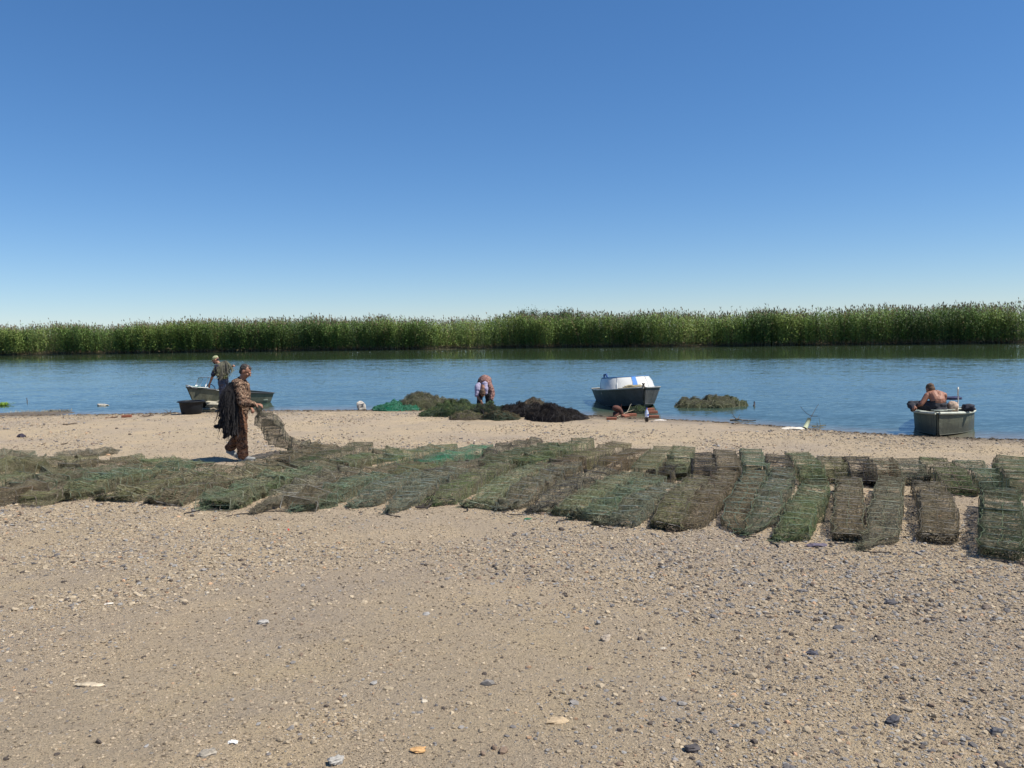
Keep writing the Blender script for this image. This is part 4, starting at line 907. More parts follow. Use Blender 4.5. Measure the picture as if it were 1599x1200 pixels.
# mud spit with dry grass
pm = at(40, 647); mb = MB(); n = 30; X, Y = np.meshgrid(np.linspace(-1, 1, n), np.linspace(-1, 1, 12)); rr = np.sqrt(X ** 2 + Y ** 2).clip(0, 1.4)
mb.grid(np.stack([X * 1.35, Y * .55, .035 * (1 - rr ** 2) * (.6 + .8 * fbm(X * 3, Y * 2, 1, 3, 3)) - .0], -1)); o = mb.build('mud_bank', mat('mud', (.13, .105, .075), .7, 0, .3, 8, .6)); o.location = (pm[0], pm[1] + .1, .005); tag(o, kind='structure')
plant(62, 645, 'dry straw coloured grass on the mud spit at the left shore', 420, .16, (.36, .29, .17), 'grass', 'grass', 2, .95, .004, 'stuff', 1.0)
plant(92, 643, 'low dark sedge at the tip of the mud spit', 200, .10, (.12, .10, .06), 'sedge', 'grass', 3, .3, .006, 'stuff', 1.2)
# strand line litter along the waterline
def strand():
    rg = np.random.default_rng(9); V, Cc = [], []
    for k in range(1500):
        x = rg.uniform(-17, 13); y = float(shore_y(x)) - abs(rg.normal(.12, .22)); z = gz(x, y) + .006; a = rg.random() * 3.14; l = .02 + .07 * rg.random() ** 2; w_ = .008 + .012 * rg.random()
        d = np.array([math.cos(a) * l, math.sin(a) * l, 0]); s = np.array([-math.sin(a) * w_, math.cos(a) * w_, 0]); u = np.array([0, 0, .012 + .012 * rg.random()]); b = np.array([x, y, z])
        V += [b - d, b - s, b + d, b + s, b + u]; Cc += [np.array([.10, .075, .05]) * (.5 + 1.1 * rg.random())] * 5
    n = len(V) // 5; F = (np.array([[0, 1, 4], [1, 2, 4], [2, 3, 4], [3, 0, 4]])[None] + (np.arange(n) * 5)[:, None, None]).reshape(-1, 3)
    tag(fast_mesh('driftwood_bits', np.array(V), F, attr_mat('drift', .9), np.array(Cc)), 'fine dark driftwood crumbs strewn along the waterline', 'driftwood', kind='stuff')
strand()

# ------------------------------------------------------------------ boats
ALU = mat('aluminium_grey', (.36, .36, .33), .5, .35, .25, 3, .15, (.24, .25, .22)); ALUD = mat('hull_dark', (.035, .037, .04), .55, .2, .3, 4, .2)  # ALUD: hull bottom, shade under the chine put into its near-black colour
OLV = mat('hull_olive', (.17, .175, .125), .6, .0, .25, 3, .15, (.115, .12, .085)); RUB = mat('rub_rail', (.05, .05, .05), .6); PALE = mat('pale_deck', (.50, .52, .44), .65, 0, .2, 7, .2, (.36, .38, .31))
GREY = mat('hull_grey', (.115, .115, .112), .5, .1, .25, 3, .15, (.08, .08, .078)); CREAM = mat('deck_cream', (.55, .50, .40), .7, 0, .2, 7, .2)
def hullmat(name, col, rough, metal, grime, rust=(.13, .07, .035)):
    t = NT(name); co = t.n('ShaderNodeTexCoord').outputs['Object']; z = t.n('ShaderNodeSeparateXYZ', Vector=co).outputs[2]
    a = t.noise(co, 2.5, 5, .65); st = t.noise(t.vmath('MULTIPLY', co, (7, 7, .7)), 1.6, 4, .6); f = t.noise(co, 38, 4, .6); sc = t.noise(t.vmath('MULTIPLY', co, (1.4, 5, 18)), 2.0, 3, .7)
    c = t.mix(t.rng(a.outputs[0], .4, .62, 0, 1), tuple(q * .72 for q in col), col)
    c = t.mix(t.rng(st.outputs[0], .5, .72, 0, .75), c, grime)
    c = t.mix(t.rng(sc.outputs[0], .6, .7, 0, .55), c, tuple(min(q * 2.1 + .04, 1) for q in col))
    line = t.math('ADD', z, t.math('MULTIPLY', a.outputs[0], .18)); c = t.mix(t.rng(line, .30, .40, .7, 0), c, grime)
    c = t.mix(t.rng(f.outputs[0], .66, .72, 0, .8), c, rust)
    p = t.n('ShaderNodeBsdfPrincipled', Metallic=metal); t.set(p.inputs['Base Color'], c); t.set(p.inputs['Roughness'], t.rng(a.outputs[0], .3, .7, rough - .12, rough + .15)); t.set(p.inputs['Normal'], t.bump(t.math('ADD', a.outputs[0], t.math('MULTIPLY', f.outputs[0], .12)), .35, .03)); return t.finish(p.outputs[0])
OLV = hullmat('hull_olive_worn', (.18, .185, .135), .6, 0, (.085, .085, .06)); GREY = hullmat('hull_grey_worn', (.10, .10, .096), .5, .05, (.045, .045, .042)); OLV2 = hullmat('skiff_olive_worn', (.12, .125, .085), .6, 0, (.05, .05, .036))
INN = mat('inner_paint', (.20, .24, .20), .7)
def hull(root, L, B, Hb, Hs, m_hull, m_bottom, full=1.6, rake=.35, chine=.8, zch=(.10, .30), deck_from=.62, m_deck=None, m_rail=None, bow_w=.03, rail=.02, keelr=.25, camber=.04):
    n = 26; U = np.linspace(0, 1, n) ** .85
    def hb(u): return (B / 2) * (1 - max(0, (u - .3) / .7) ** full * (1 - bow_w)) * (.92 + .08 * min(u / .3, 1))
    out = []; inn = []
    for u in U:
        b = hb(u); zg = Hs + (Hb - Hs) * u ** 1.8; zc = zch[0] + (zch[1] - zch[0]) * u ** 2.5; zk = keelr * max(0, (u - .7) / .3) ** 2.5 * Hb
        zc = max(zc, zk + .02)
        def X(z): return u * (L - rake) + rake * u ** 3 * max(z, 0) / Hb
        cb = b * (chine + (1 - chine) * .0) * (1 - .35 * u ** 4)
        pts = [(X(zk), 0, zk), (X((zk + zc) / 2), cb * .55, zk + (zc - zk) * .55), (X(zc), cb, zc), (X(zc + .015), cb + .012, zc + .012)]
        for f in (.33, .66, 1): zz = zc + .012 + (zg - zc - .012) * f; pts.append((X(zz), cb + .012 + (b - cb - .012) * (f ** .85), zz))
        out.append(pts)
        th = .028; ib = max(b - th, .004); icb = max(cb - th, .003)
        inn.append([(X(zg) - th * u, ib, zg), (X(zc + .05) - th * u, icb, zc + .05), (X(zk + .07) - th * u, icb * .6, max(zc * .5, zk) + .06), (X(zk + .07) - th * u, 0, max(zc * .5, zk) + .06)])
    O = np.array(out); In = np.array(inn)
    half = np.concatenate([O, In], 1)
    mir = half * np.array([1, -1, 1]); full_ = np.concatenate([mir[:, ::-1], half], 1)
    mb = MB(); k = half.shape[1]; P = full_; a, b_ = P.shape[:2]; F = []; MI = []
    idx = lambda i, j: i * b_ + j
    for i in range(a - 1):
        for j in range(b_ - 1):
            jj = j - k if j >= k else k - 1 - j - 1 + 0
            if j == k - 1: continue
            F.append((idx(i, j), idx(i + 1, j), idx(i + 1, j + 1), idx(i, j + 1)))
            q = j if j >= k else (2 * k - 2 - j); q -= k
            MI.append(1 if q < 2 else (0 if q < 6 else 2))
    # the mirrored lists run inner..outer | outer..inner, keel vertices are doubled
    mb.add(P.reshape(-1, 3), F); mb.mi = MI
    # transom plate
    t = np.concatenate([O[0][::-1] * np.array([1, -1, 1]), O[0]], 0); kk = mb.n
    mb.add(np.concatenate([t + [-.0, 0, 0], t * [1, 1, 1] + [.03, 0, 0]]), [tuple(range(len(t)))[::-1], tuple(len(t) + i for i in range(len(t)))])
    mb.add([P[-1][0], P[-1][-1]], [])
    h = mb.build('hull', [m_hull, m_bottom, INN], root, smooth=False)
    # gunwale rails both sides and stem post
    rl = MB()
    for s in (1, -1): rl.tube(O[:, -1] * np.array([1, s, 1]) + np.array([0, s * .008, .008]), rail, 6)
    rl.tube(np.concatenate([O[0, -1:], O[0, -1:] * np.array([1, -1, 1])]) + [0, 0, .008], rail, 6); rl.build('gunwale', m_rail or RUB, root)
    st = MB(); q = [O[-1, 0]] + [O[-1, j] * np.array([1, 0, 1]) + [.008, 0, 0] for j in (2, 4, 5, 6)]; q = [O[i, 0] + [0, 0, -.008] for i in (n - 8, n - 6, n - 4, n - 2)] + q
    st.tube(q, .009, 6); st.build('stem_post', m_hull, root)
    # spray strip along the chine
    for s in (1, -1):
        sp = MB(); sp.tube(O[4:, 3] * np.array([1, s, 1]) + np.array([0, s * .006, 0]), .009, 5); sp.build('spray_rail', m_hull, root)
    # fore deck
    if deck_from < 1:
        dk = MB(); ii = [i for i in range(n) if U[i] >= deck_from]; PP = []
        for i in ii:
            e = O[i, -1]; PP.append([(e[0], e[1] * f, e[2] + .012 + camber * (1 - f * f) * (1 - U[i] + .2)) for f in np.linspace(-1, 1, 9)])
        dk.grid(PP); PP2 = (np.array(PP) - [0, 0, .02])[::-1]; dk.grid(PP2)
        e0 = PP[0]; dk.grid([e0, [(x, y, z - .12) for x, y, z in e0]]); dk.build('deck', m_deck or m_hull, root)
    return O, U
def bench(root, x, wd, z, m): mb = MB(); mb.box((x, 0, z), (.24, wd, .03), bev=.006); mb.box((x, 0, z - .1), (.03, wd * .9, .18)); mb.build('bench', m, root, smooth=False)

GL = NT('windscreen_glass'); _g = GL.n('ShaderNodeBsdfGlossy', Roughness=.03); _t = GL.n('ShaderNodeBsdfTransparent'); _t.inputs[0].default_value = (.86, .92, .92, 1); _m = GL.n('ShaderNodeMixShader', Fac=.16)
GL.set(_m.inputs[1], _t.outputs[0]); GL.set(_m.inputs[2], _g.outputs[0]); GLASS = GL.finish(_m.outputs[0])

# boat A: beached, bow to the left
bowA = at(303, 642); angA = math.pi + R(70); fA = np.array([math.cos(angA), math.sin(angA), 0]); LA = 3.35
rootA = empty('motorboat', (bowA[0] - fA[0] * (LA - .3), bowA[1] - fA[1] * (LA - .3) - .1, -.21), angA, 'grey green aluminium motorboat beached side on at the left, green strip on its foredeck', 'boat')
rootA.rotation_euler = (R(-4), R(-3.2), angA)
O, U = hull(rootA, LA, 1.35, .76, .56, OLV, ALUD, full=2.0, rake=.5, chine=.74, zch=(.16, .36), deck_from=.66, m_deck=OLV, keelr=.30)
bench(rootA, 1.0, 1.15, .34, INN); bench(rootA, .35, 1.15, .34, INN)
ws = MB(); wx = LA * .74
fr = [(wx - .25, -.55, .67), (wx, -.5, .69), (wx + .1, 0, .73), (wx, .5, .69), (wx - .25, .55, .67)]
tp = [(x - .12, y * .92, z + .34) for x, y, z in fr]
ws.tube(fr, .012, 6); ws.tube(tp, .012, 6)
for a_, b_ in zip(fr, tp): ws.tube([a_, b_], .010, 6)
wo = ws.build('windscreen', mat('chrome_frame', (.55, .56, .55), .35, .7, .15, 6, 0), rootA)
gm_ = MB(); gm_.grid([fr, tp]); gm_.build('pane', GLASS, wo)
mb = MB(); mb.box((LA * .86, .0, .765), (.36, .42, .045), bev=.012); mb.build('deck_cover', mat('green_cover', (.02, .22, .13), .6), rootA)
mb = MB(); mb.tube([(LA * .86 - .19, -.23, .77), (LA * .86 - .19, .23, .77), (LA * .86 + .19, .22, .78), (LA * .86 + .19, -.22, .78)], .014, 6, closed=True); mb.build('trim', mat('white_trim', (.7, .72, .7), .5), rootA)
mb = MB(); a = np.linspace(0, 6.283, 17)[:-1]; mb.tube([(wx - .42 + .04 * math.sin(t), -.22 + .17 * math.cos(t), .66 + .17 * math.sin(t)) for t in a], .013, 6, closed=True); mb.tube([(wx - .42, -.22, .66), (wx - .2, -.22, .58)], .02, 6); mb.build('steering_wheel', bm, rootA)
mb = MB(); mb.tube([(LA - .12, -.1, .77), (LA - .02, -.07, .83), (LA + .02, 0, .84), (LA - .02, .07, .83), (LA - .12, .1, .77)], .012, 6); mb.build('bow_rail', ALU, rootA)
mb = MB(); mb.box((-.10, 0, .5), (.12, .3, .16), bev=.02); mb.box((-.12, 0, .25), (.07, .12, .5), bev=.02); mb.build('motor_bracket', ALU, rootA)

# boat B: bow on, cabin screen
bowB = at(1006, 643); angB = R(-90 + 3); fB = np.array([math.cos(angB), math.sin(angB), 0]); LB = 3.9
rootB = empty('cabin_boat', (bowB[0] - fB[0] * (LB - .25), bowB[1] - fB[1] * (LB - .25) + .05, -.22), angB, 'dark grey boat moored bow on, white screened cabin with a blue stripe', 'boat')
rootB.rotation_euler = (R(2.0), R(-1.2), angB)
hull(rootB, LB, 1.86, .80, .62, GREY, ALUD, full=2.6, rake=.30, chine=.80, zch=(.16, .34), deck_from=.5, m_deck=CREAM, m_rail=ALU, keelr=.2)
WHT = NT('milky_screen'); _c = WHT.n('ShaderNodeTexCoord').outputs['Object']; _n = WHT.noise(_c, 3.0, 4); _p = WHT.n('ShaderNodeBsdfPrincipled', Roughness=.28); WHT.set(_p.inputs['Base Color'], WHT.mix(_n.outputs[0], (.50, .50, .46), (.70, .70, .67))); SCREEN = WHT.finish(_p.outputs[0])
x0 = LB * .56; NW = 15; low, hi, mid_ = [], [], []
for k in range(NW):      # rounded raked windscreen
    a = -1 + 2 * k / (NW - 1); y = .80 * math.sin(a * 1.45) / math.sin(1.45); x = x0 + .24 - 1.05 * abs(a) ** 3.2
    low.append((x, y, .70)); mid_.append((x - .10 + .02, y * .955, .87)); hi.append((x - .26, y * .86, 1.045 - .05 * abs(a) ** 3))
mb = MB(); mb.grid([low, mid_, hi]); mb.grid([[(x - .012, y * .985, z) for x, y, z in q] for q in (hi, mid_, low)]); sc = mb.build('cabin_screen', SCREEN, rootB)
mb = MB(); mb.tube(low, .014, 6)
for k in (0, 4, 7, 10, 14): mb.tube([low[k], mid_[k], hi[k]], .009, 6)
mb.build('frame', mat('frame_pale', (.5, .52, .52), .4, .3, .1, 5, 0), sc)
mb = MB(); mb.tube(hi, .017, 6); mb.build('rim', mat('blue_trim', (.05, .16, .34), .5, 0, .15, 5, 0), sc)
mb = MB(); ka, kb = 7, 8
for off_ in (.009,):
    q0, q1 = np.array([low[ka], mid_[ka], hi[ka]]), np.array([low[kb], mid_[kb], hi[kb]]); q1 = q0 * .15 + q1 * .85
    mb.grid(np.array([q0 + [off_, 0, 0], q1 + [off_, 0, 0]])); mb.grid(np.array([q1 + [off_ + .003, 0, 0], q0 + [off_ + .003, 0, 0]]))
mb.build('stripe', mat('blue_tape', (.03, .20, .58), .5, 0, .15, 5, 0), sc)
mb = MB(); mb.box((x0 - .95, 0, .80), (.5, 1.35, .30), bev=.06); mb.build('seat_cover', mat('seat_canvas', (.20, .24, .26), .8), rootB)
mb = MB(); mb.tube([(x0 - .8, -.66, .98), (x0 - .8, -.66, 1.10), (x0 - .68, -.62, 1.12), (x0 - .62, -.60, 1.03)], .03, 6); mb.build('canvas_roll', mat('blue_cloth', (.02, .07, .22), .8), sc)
bench(rootB, 1.2, 1.4, .4, INN)
mb = MB(); mb.lathe([(.001, 0), (.05, .0), (.055, .02), (.03, .05), (.03, .09), (.055, .11), (.05, .13), (.001, .135)], 14, (LB - .12, 0, .80)); mb.build('bow_bollard', mat('cast_grey', (.13, .12, .11), .6, .3), rootB)
rp = MB(); rg = np.random.default_rng(4)
for k in range(4):
    a = np.linspace(0, 5.5, 18); rp.tube([(LB - .75 + .16 * math.cos(t + k) * (1 + .3 * k / 4), -.15 + .3 * math.sin(t + k) * (1 - .1 * k), .80 + .012 * k + .01 * math.sin(3 * t)) for t in a], .014, 5)
rp.build('rope', mat('rope_tan', (.42, .36, .22), .9), rootB)
mb = MB(); mb.tube([(LB - .1, .0, .86), (LB - .05, -.3, .83), (LB - .45, -.65, .80)], .009, 5); mb.build('mooring_line', mat('rope_tan', (.42, .36, .22)), rootB)

# boat C: small skiff, bow on, at the right
bowC = at(1464, 682); angC = R(-90 - 32); fC = np.array([math.cos(angC), math.sin(angC), 0]); LC = 3.3
rootC = empty('skiff', (bowC[0] - fC[0] * (LC - .12), bowC[1] - fC[1] * (LC - .12) - .02, -.14), angC, 'small olive green skiff, blunt bow on the shore at the right, pale worn deck rim', 'boat')
rootC.rotation_euler = (R(1.0), R(-2.0), angC)
hull(rootC, LC, 1.15, .50, .42, OLV2, OLV2, full=3.6, rake=.05, chine=.97, zch=(.05, .06), deck_from=.60, m_deck=PALE, m_rail=PALE, bow_w=.04, rail=.028, keelr=.0, camber=.03)
bench(rootC, .9, 1.05, .30, PALE)
mb = MB()
for k in range(7): mb.box((LC * .66 + k * .15 * .9, 0, .545 - .008 * 0 + .0 * k), (.02, .9 - .12 * k, .014))
mb.build('deck_rib', PALE, rootC)
def C2W(x, y, z): m = Matrix.LocRotScale(rootC.location, rootC.rotation_euler, None); return np.array(m @ Vector((x, y, z)))
mb = MB(); mb.tube([(0, 0, 0), (.01, .05, .46)], .012, 7); mb.box((.012, .055, .42), (.03, .02, .16), bev=.01)
o = mb.build('paddle', mat('paddle_white', (.66, .65, .58), .6)); q = C2W(LC - .85, .32, .5); o.location = q; o.rotation_euler = (0, .02, 0); tag(o, 'thin off white paddle standing upright in the skiff beside the dark bag', 'paddle')
def bag(loc, rad, col, label, seed, name='bag', rot=0):
    mb = MB(); P = []
    for i in range(13):
        th = math.pi * i / 12
        for j in range(20):
            ph = 2 * math.pi * j / 20; d = np.array([math.sin(th) * math.cos(ph), math.sin(th) * math.sin(ph), -math.cos(th)])
            r = 1 + .35 * mnoise.noise(Vector(d * 2.1 + seed * 5.0)) + .18 * mnoise.noise(Vector(d * 5 + seed)); P.append(np.sign(d) * np.abs(d) ** .75 * r * np.array(rad))
    mb.grid(np.array(P).reshape(13, 20, 3), closev=True); o = mb.build(name, mat(name + str(seed), col, .8, 0, .4, 14, .5)); o.location = loc; o.rotation_euler = (0, 0, rot); return tag(o, label, 'bag')
bag(C2W(LC - .85, .50, .58), (.12, .10, .075), (.012, .014, .03), 'dark navy bag lying on the right rim of the skiff', 3)
bag(C2W(LC - .80, .22, .60), (.10, .09, .11), (.52, .38, .28), 'beige rounded sack between the bare backed man and the paddle', 4)
o = bag(C2W(LC - 1.1, .22, .76), (.19, .06, .035), (.02, .025, .09), 'rolled navy jacket resting on the sack in the skiff', 5, 'rolled_jacket')

# ------------------------------------------------------------------ people
def remesh(mb, name, m, parent, vox, smooth_it=4, fold=0.0, fscale=9, seed=0):
    o = mb.build(name, m); md = o.modifiers.new('r', 'REMESH'); md.mode = 'VOXEL'; md.voxel_size = vox; md.use_smooth_shade = True
    sm = o.modifiers.new('s', 'SMOOTH'); sm.factor = .5; sm.iterations = smooth_it
    dg = bpy.context.evaluated_depsgraph_get(); me = bpy.data.meshes.new_from_object(o.evaluated_get(dg)); old = o.data; o.modifiers.clear(); o.data = me; bpy.data.meshes.remove(old)
    if not me.materials: me.materials.append(m)
    if fold:
        n = len(me.vertices); co = np.empty(n * 3, np.float32); me.vertices.foreach_get('co', co); nr = np.empty(n * 3, np.float32); me.vertices.foreach_get('normal', nr)
        co = co.reshape(-1, 3); nr = nr.reshape(-1, 3); f = np.array([mnoise.noise(Vector((c[0] * fscale, c[1] * fscale, c[2] * fscale * 1.7 + seed))) + .5 * mnoise.noise(Vector((c[0] * fscale * 2.3, c[1] * fscale * 2.3, c[2] * fscale * 2 + seed))) for c in co.tolist()])
        co += nr * (f * fold)[:, None]; me.vertices.foreach_set('co', co.ravel())
    me.polygons.foreach_set('use_smooth', [True] * len(me.polygons)); me.update(); o.parent = parent; return o
def cap(mb, p, q, r0, r1, flat=None):
    """tapered limb with rounded ends"""
    p = np.array(p, float); q = np.array(q, float); t = (q - p); L = np.linalg.norm(t); t /= L
    pts = []; rr = []
    for a in (-90, -60, -30): pts.append(p + t * r0 * math.sin(R(a))); rr.append(max(r0 * math.cos(R(a)), 1e-4))
    for f in np.linspace(0, 1, 4): pts.append(p + t * L * f); rr.append(r0 + (r1 - r0) * f)
    for a in (30, 60, 90): pts.append(q + t * r1 * math.sin(R(a))); rr.append(max(r1 * math.cos(R(a)), 1e-4))
    mb.tube(pts, rr, 12)
def chain(mb, pts, rads):
    for a, b, c, d in zip(pts[:-1], pts[1:], rads[:-1], rads[1:]): cap(mb, a, b, c, d)
def hand(mb, wrist, dirn, palm_n, curl=.9, s=1.0, side=1):
    """palm, four fingers and thumb; dirn towards the fingertips, palm_n out of the palm"""
    w = np.array(wrist, float); d = np.array(dirn, float); d /= np.linalg.norm(d); n = np.array(palm_n, float); n -= d * np.dot(n, d); n /= np.linalg.norm(n); l = np.cross(d, n) * side
    for k in (-1.2, -.4, .4, 1.2): cap(mb, w + d * .012, w + d * .075 * s + l * k * .018 * s, .017 * s, .0135 * s)
    for k, ln in zip((-1.35, -.45, .45, 1.35), (.072, .082, .078, .062)):
        b = w + d * .085 * s + l * k * .019 * s; dd = d.copy(); q = b; a = 0
        for j, f in enumerate((.45, .32, .23)):
            a += curl * (.55 if j == 0 else .75); dd = d * math.cos(a) + n * math.sin(a); e = q + dd * ln * f * s; cap(mb, q, e, (.0098 - .0008 * j) * s, (.0092 - .0008 * j) * s); q = e
    b = w + d * .028 * s - l * .022 * s; e1 = b + (d * .55 - l * .55 + n * .45) * .042 * s; e2 = e1 + (d * .6 + n * .65 + l * .1) * .032 * s; cap(mb, b, e1, .0135 * s, .011 * s); cap(mb, e1, e2, .0108 * s, .009 * s)
def basis(fwd, up):
    f = np.array(fwd, float); f /= np.linalg.norm(f); u = np.array(up, float); u -= f * np.dot(u, f); u /= np.linalg.norm(u); r = np.cross(f, u); return np.stack([r, f, u], 1)
def head(mb, c, Rm, s=1.0):
    """skull, jaw, nose, brow, lips, chin, ears; columns of Rm: right, forward, up"""
    def P(x, y, z): return np.array(c) + Rm @ (np.array([x, y, z]) * s)
    mb.ell(P(0, -.012, .028), np.array([.074, .094, .088]) * s, Rm, 16, 12); mb.ell(P(0, .022, -.03), np.array([.058, .066, .078]) * s, Rm, 14, 10)
    mb.ell(P(0, .056, -.085), np.array([.026, .024, .022]) * s, Rm); mb.ell(P(0, .085, .018), np.array([.046, .014, .012]) * s, Rm)
    cap(mb, P(0, .088, .008), P(0, .109, -.022), .009 * s, .0145 * s); mb.ell(P(0, .089, -.056), np.array([.024, .010, .009]) * s, Rm)
    for x in (-1, 1): mb.ell(P(x * .076, -.008, -.008), np.array([.010, .022, .033]) * s, Rm @ rotx(-.15)); mb.ell(P(x * .036, .070, -.02), np.array([.022, .018, .018]) * s, Rm)
def eyes(c, Rm, root, s=1.0):
    for x in (-1, 1):
        mb = MB(); p = np.array(c) + Rm @ (np.array([x * .031, .078, .002]) * s); mb.ell(p, np.array([.013, .008, .008]) * s, Rm, 10, 8); mb.build('eye', mat('eye_dark', (.05, .035, .03), .3, 0, .1, 5, 0), root)
def skin(name, col): return mat(name, col, .55, 0, .14, 16, .12, tuple(q * .78 for q in col), .4)
SK = skin('skin_tan', (.30, .15, .095)); SK2 = skin('skin_sunburnt', (.30, .135, .085)); HAIR = mat('hair_dark_grey', (.03, .026, .024), .8, 0, .5, 30, .6, (.075, .065, .06), .3); HAIRB = mat('hair_brown', (.12, .07, .04), .8, 0, .4, 40, .6)
def camo(name, cols, scale=16):
    t = NT(name); co = t.n('ShaderNodeTexCoord').outputs['Object']; n = t.noise(co, scale, 3, .6, .6); n2 = t.noise(t.vmath('ADD', co, (5, 3, 1)), scale * 1.5, 3, .6, 1)
    c = t.ramp(n.outputs[0], [(0, cols[0]), (.46, cols[1]), (.56, cols[2])], 'CONSTANT'); c = t.mix(t.math('GREATER_THAN', n2.outputs[0], .57), c, cols[3])
    fz = t.noise(co, 120, 3); p = t.n('ShaderNodeBsdfPrincipled', Roughness=.92); t.set(p.inputs['Base Color'], c); p.inputs['Specular IOR Level'].default_value = .15; t.set(p.inputs['Normal'], t.bump(fz.outputs[0], .4, .004)); return t.finish(p.outputs[0])
CAMO = camo('camo_brown', [(.022, .014, .011), (.17, .105, .07), (.06, .034, .022), (.33, .23, .155)]); CAMOP = camo('camo_trousers', [(.05, .028, .02), (.19, .095, .055), (.10, .05, .032), (.22, .125, .078)], 14)
CAMOG = camo('camo_cap', [(.10, .12, .05), (.34, .36, .20), (.22, .25, .12), (.45, .45, .30)], 26); PINK = camo('patterned_jacket', [(.06, .03, .035), (.30, .15, .125), (.13, .055, .055), (.38, .26, .21)], 24)
NAVY = mat('navy_shirt', (.016, .02, .04), .9, 0, .4, 12, .4); WADER = mat('wader_navy', (.018, .022, .045), .45, 0, .5, 9, .3, (.06, .06, .09)); BLK = mat('black_trousers', (.012, .013, .018), .9, 0, .5, 14, .5, (.03, .03, .04))
LILAC = mat('lilac_shirt', (.36, .33, .46), .85, 0, .2, 12, .4); SHOE = mat('shoe_grey', (.27, .28, .27), .7, 0, .3, 12, .3); SOLE = mat('sole_pale', (.45, .44, .40), .7); BOOT = mat('boot_rubber', (.03, .04, .05), .4)

def shoe(root, heel, toe, m, lift=0, s=1.0, sole=True):
    h = np.array(heel, float); t = np.array(toe, float); d = t - h; L = np.linalg.norm(d); d /= L
    mb = MB(); cap(mb, h + d * .04 + [0, 0, .045], h + d * L * .55 + [0, 0, .042], .045 * s, .043 * s); cap(mb, h + d * L * .5 + [0, 0, .038], h + d * (L - .04) + [0, 0, .032], .045 * s, .034 * s); cap(mb, h + d * .04 + [0, 0, .04], h + d * .05 + [0, 0, .10], .043 * s, .043 * s)
    o = remesh(mb, 'shoe', m, root, .009, 3)
    if sole:
        mb = MB(); side = np.cross(d, [0, 0, 1]); side /= np.linalg.norm(side); up = np.cross(side, d)
        pr = [(0.0, .026), (.03, .040), (.5, .038), (.75, .047), (.93, .036), (1.0, .012)]; P = [[h + d * L * f + side * w_ * sgn + up * z for (z, sgn, q) in ((-.004, -1, 0), (.016, -1, 0), (.016, 1, 0), (-.004, 1, 0))] for f, w_ in pr]
        mb.grid(P, closev=True); mb.f.append((0, 1, 2, 3)); mb.mi.append(0); k = (len(pr) - 1) * 4; mb.f.append((k + 3, k + 2, k + 1, k)); mb.mi.append(0); mb.build('sole', SOLE, o, smooth=False)
    return o
def hair_cap(root, c, Rm, m, s=1.0, long=0):
    def P(x, y, z): return np.array(c) + Rm @ (np.array([x, y, z]) * s)
    mb = MB(); mb.ell(P(0, -.031, .042), np.array([.077, .088, .080]) * s, Rm, 18, 12); mb.ell(P(0, -.052, -.01), np.array([.071, .052, .072]) * s, Rm, 14, 10); mb.ell(P(0, .028, .088), np.array([.045, .04, .028]) * s, Rm)
    return remesh(mb, 'hair', m, root, .006, 2, .007, 30)

# --- the walking man in brown camouflage
fA0 = at(381, 719); rA = empty('person', (fA0[0] - .03, fA0[1], fA0[2]), 0, 'man in brown camouflage suit walking right, dark nets on his back, lifting a trap', 'person', 'people at work on the shore')
hc = (.125, -.02, 1.525); Rh = basis((.86, -.10, -.50), (.45, 0, .9))
nb = (.045, -.01, 1.36); ch = (.0, 0, 1.18); pe = (-.045, 0, .90)
RS, RE, RWr = (.06, -.17, 1.31), (.13, -.25, 1.02), (.335, -.24, .985); LS, LE, LWr = (-.02, .18, 1.29), (-.06, .27, 1.03), (.10, .20, .90)
RHip, RK, RAn = (-.03, -.09, .88), (.03, -.09, .49), (.045, -.08, .09); LHip, LK, LAn = (-.05, .09, .88), (-.02, .09, .46), (-.25, .10, .19)
mb = MB(); head(mb, hc, Rh); cap(mb, nb, np.array(hc) + [-.03, 0, -.05], .058, .055); chain(mb, [pe, ch, nb], [.12, .13, .07])
chain(mb, [RS, RE, RWr], [.05, .04, .027]); chain(mb, [LS, LE, LWr], [.05, .04, .027]); chain(mb, [RHip, RK, RAn], [.08, .055, .04]); chain(mb, [LHip, LK, LAn], [.08, .055, .04])
cap(mb, RAn, np.array(RAn) + [.10, 0, -.05], .038, .03); cap(mb, LAn, np.array(LAn) + [.08, 0, -.09], .038, .03)
hand(mb, RWr, (.9, 0, -.12), (-.1, .3, -1), 1.0, 1.05, 1); hand(mb, LWr, (.6, -.4, -.4), (0, -.3, -1), 1.0, 1.0, -1)
remesh(mb, 'body', SK, rA, .0062, 3); eyes(hc, Rh, rA); hair_cap(rA, hc, Rh, HAIR)
mb = MB(); cap(mb, (-.05, 0, .84), (-.01, 0, 1.10), .185, .195); cap(mb, (-.01, 0, 1.08), (.02, 0, 1.25), .195, .165); cap(mb, (.0, -.10, 1.30), (.0, .10, 1.29), .105, .105); cap(mb, (-.03, -.03, 1.33), (-.02, .05, 1.33), .085, .08)
mb.ell((-.05, 0, .80), (.17, .19, .10)); cap(mb, (.03, -.02, 1.37), (.045, .02, 1.385), .072, .07)   # collar
chain(mb, [RS, RE], [.10, .084]); chain(mb, [RE, np.array(RWr) + [-.03, 0, 0]], [.084, .055]); chain(mb, [LS, LE, LWr], [.085, .072, .05])
remesh(mb, 'jacket', CAMO, rA, .011, 4, .016, 11, 2)
mb = MB(); cap(mb, (-.045, -.04, .86), (-.045, .04, .86), .135, .135); chain(mb, [RHip, RK, np.array(RAn) + [0, 0, .01]], [.13, .10, .088]); chain(mb, [LHip, LK, np.array(LAn) + [.015, 0, .02]], [.13, .10, .084])
remesh(mb, 'trousers', CAMOP, rA, .011, 4, .016, 12, 7)
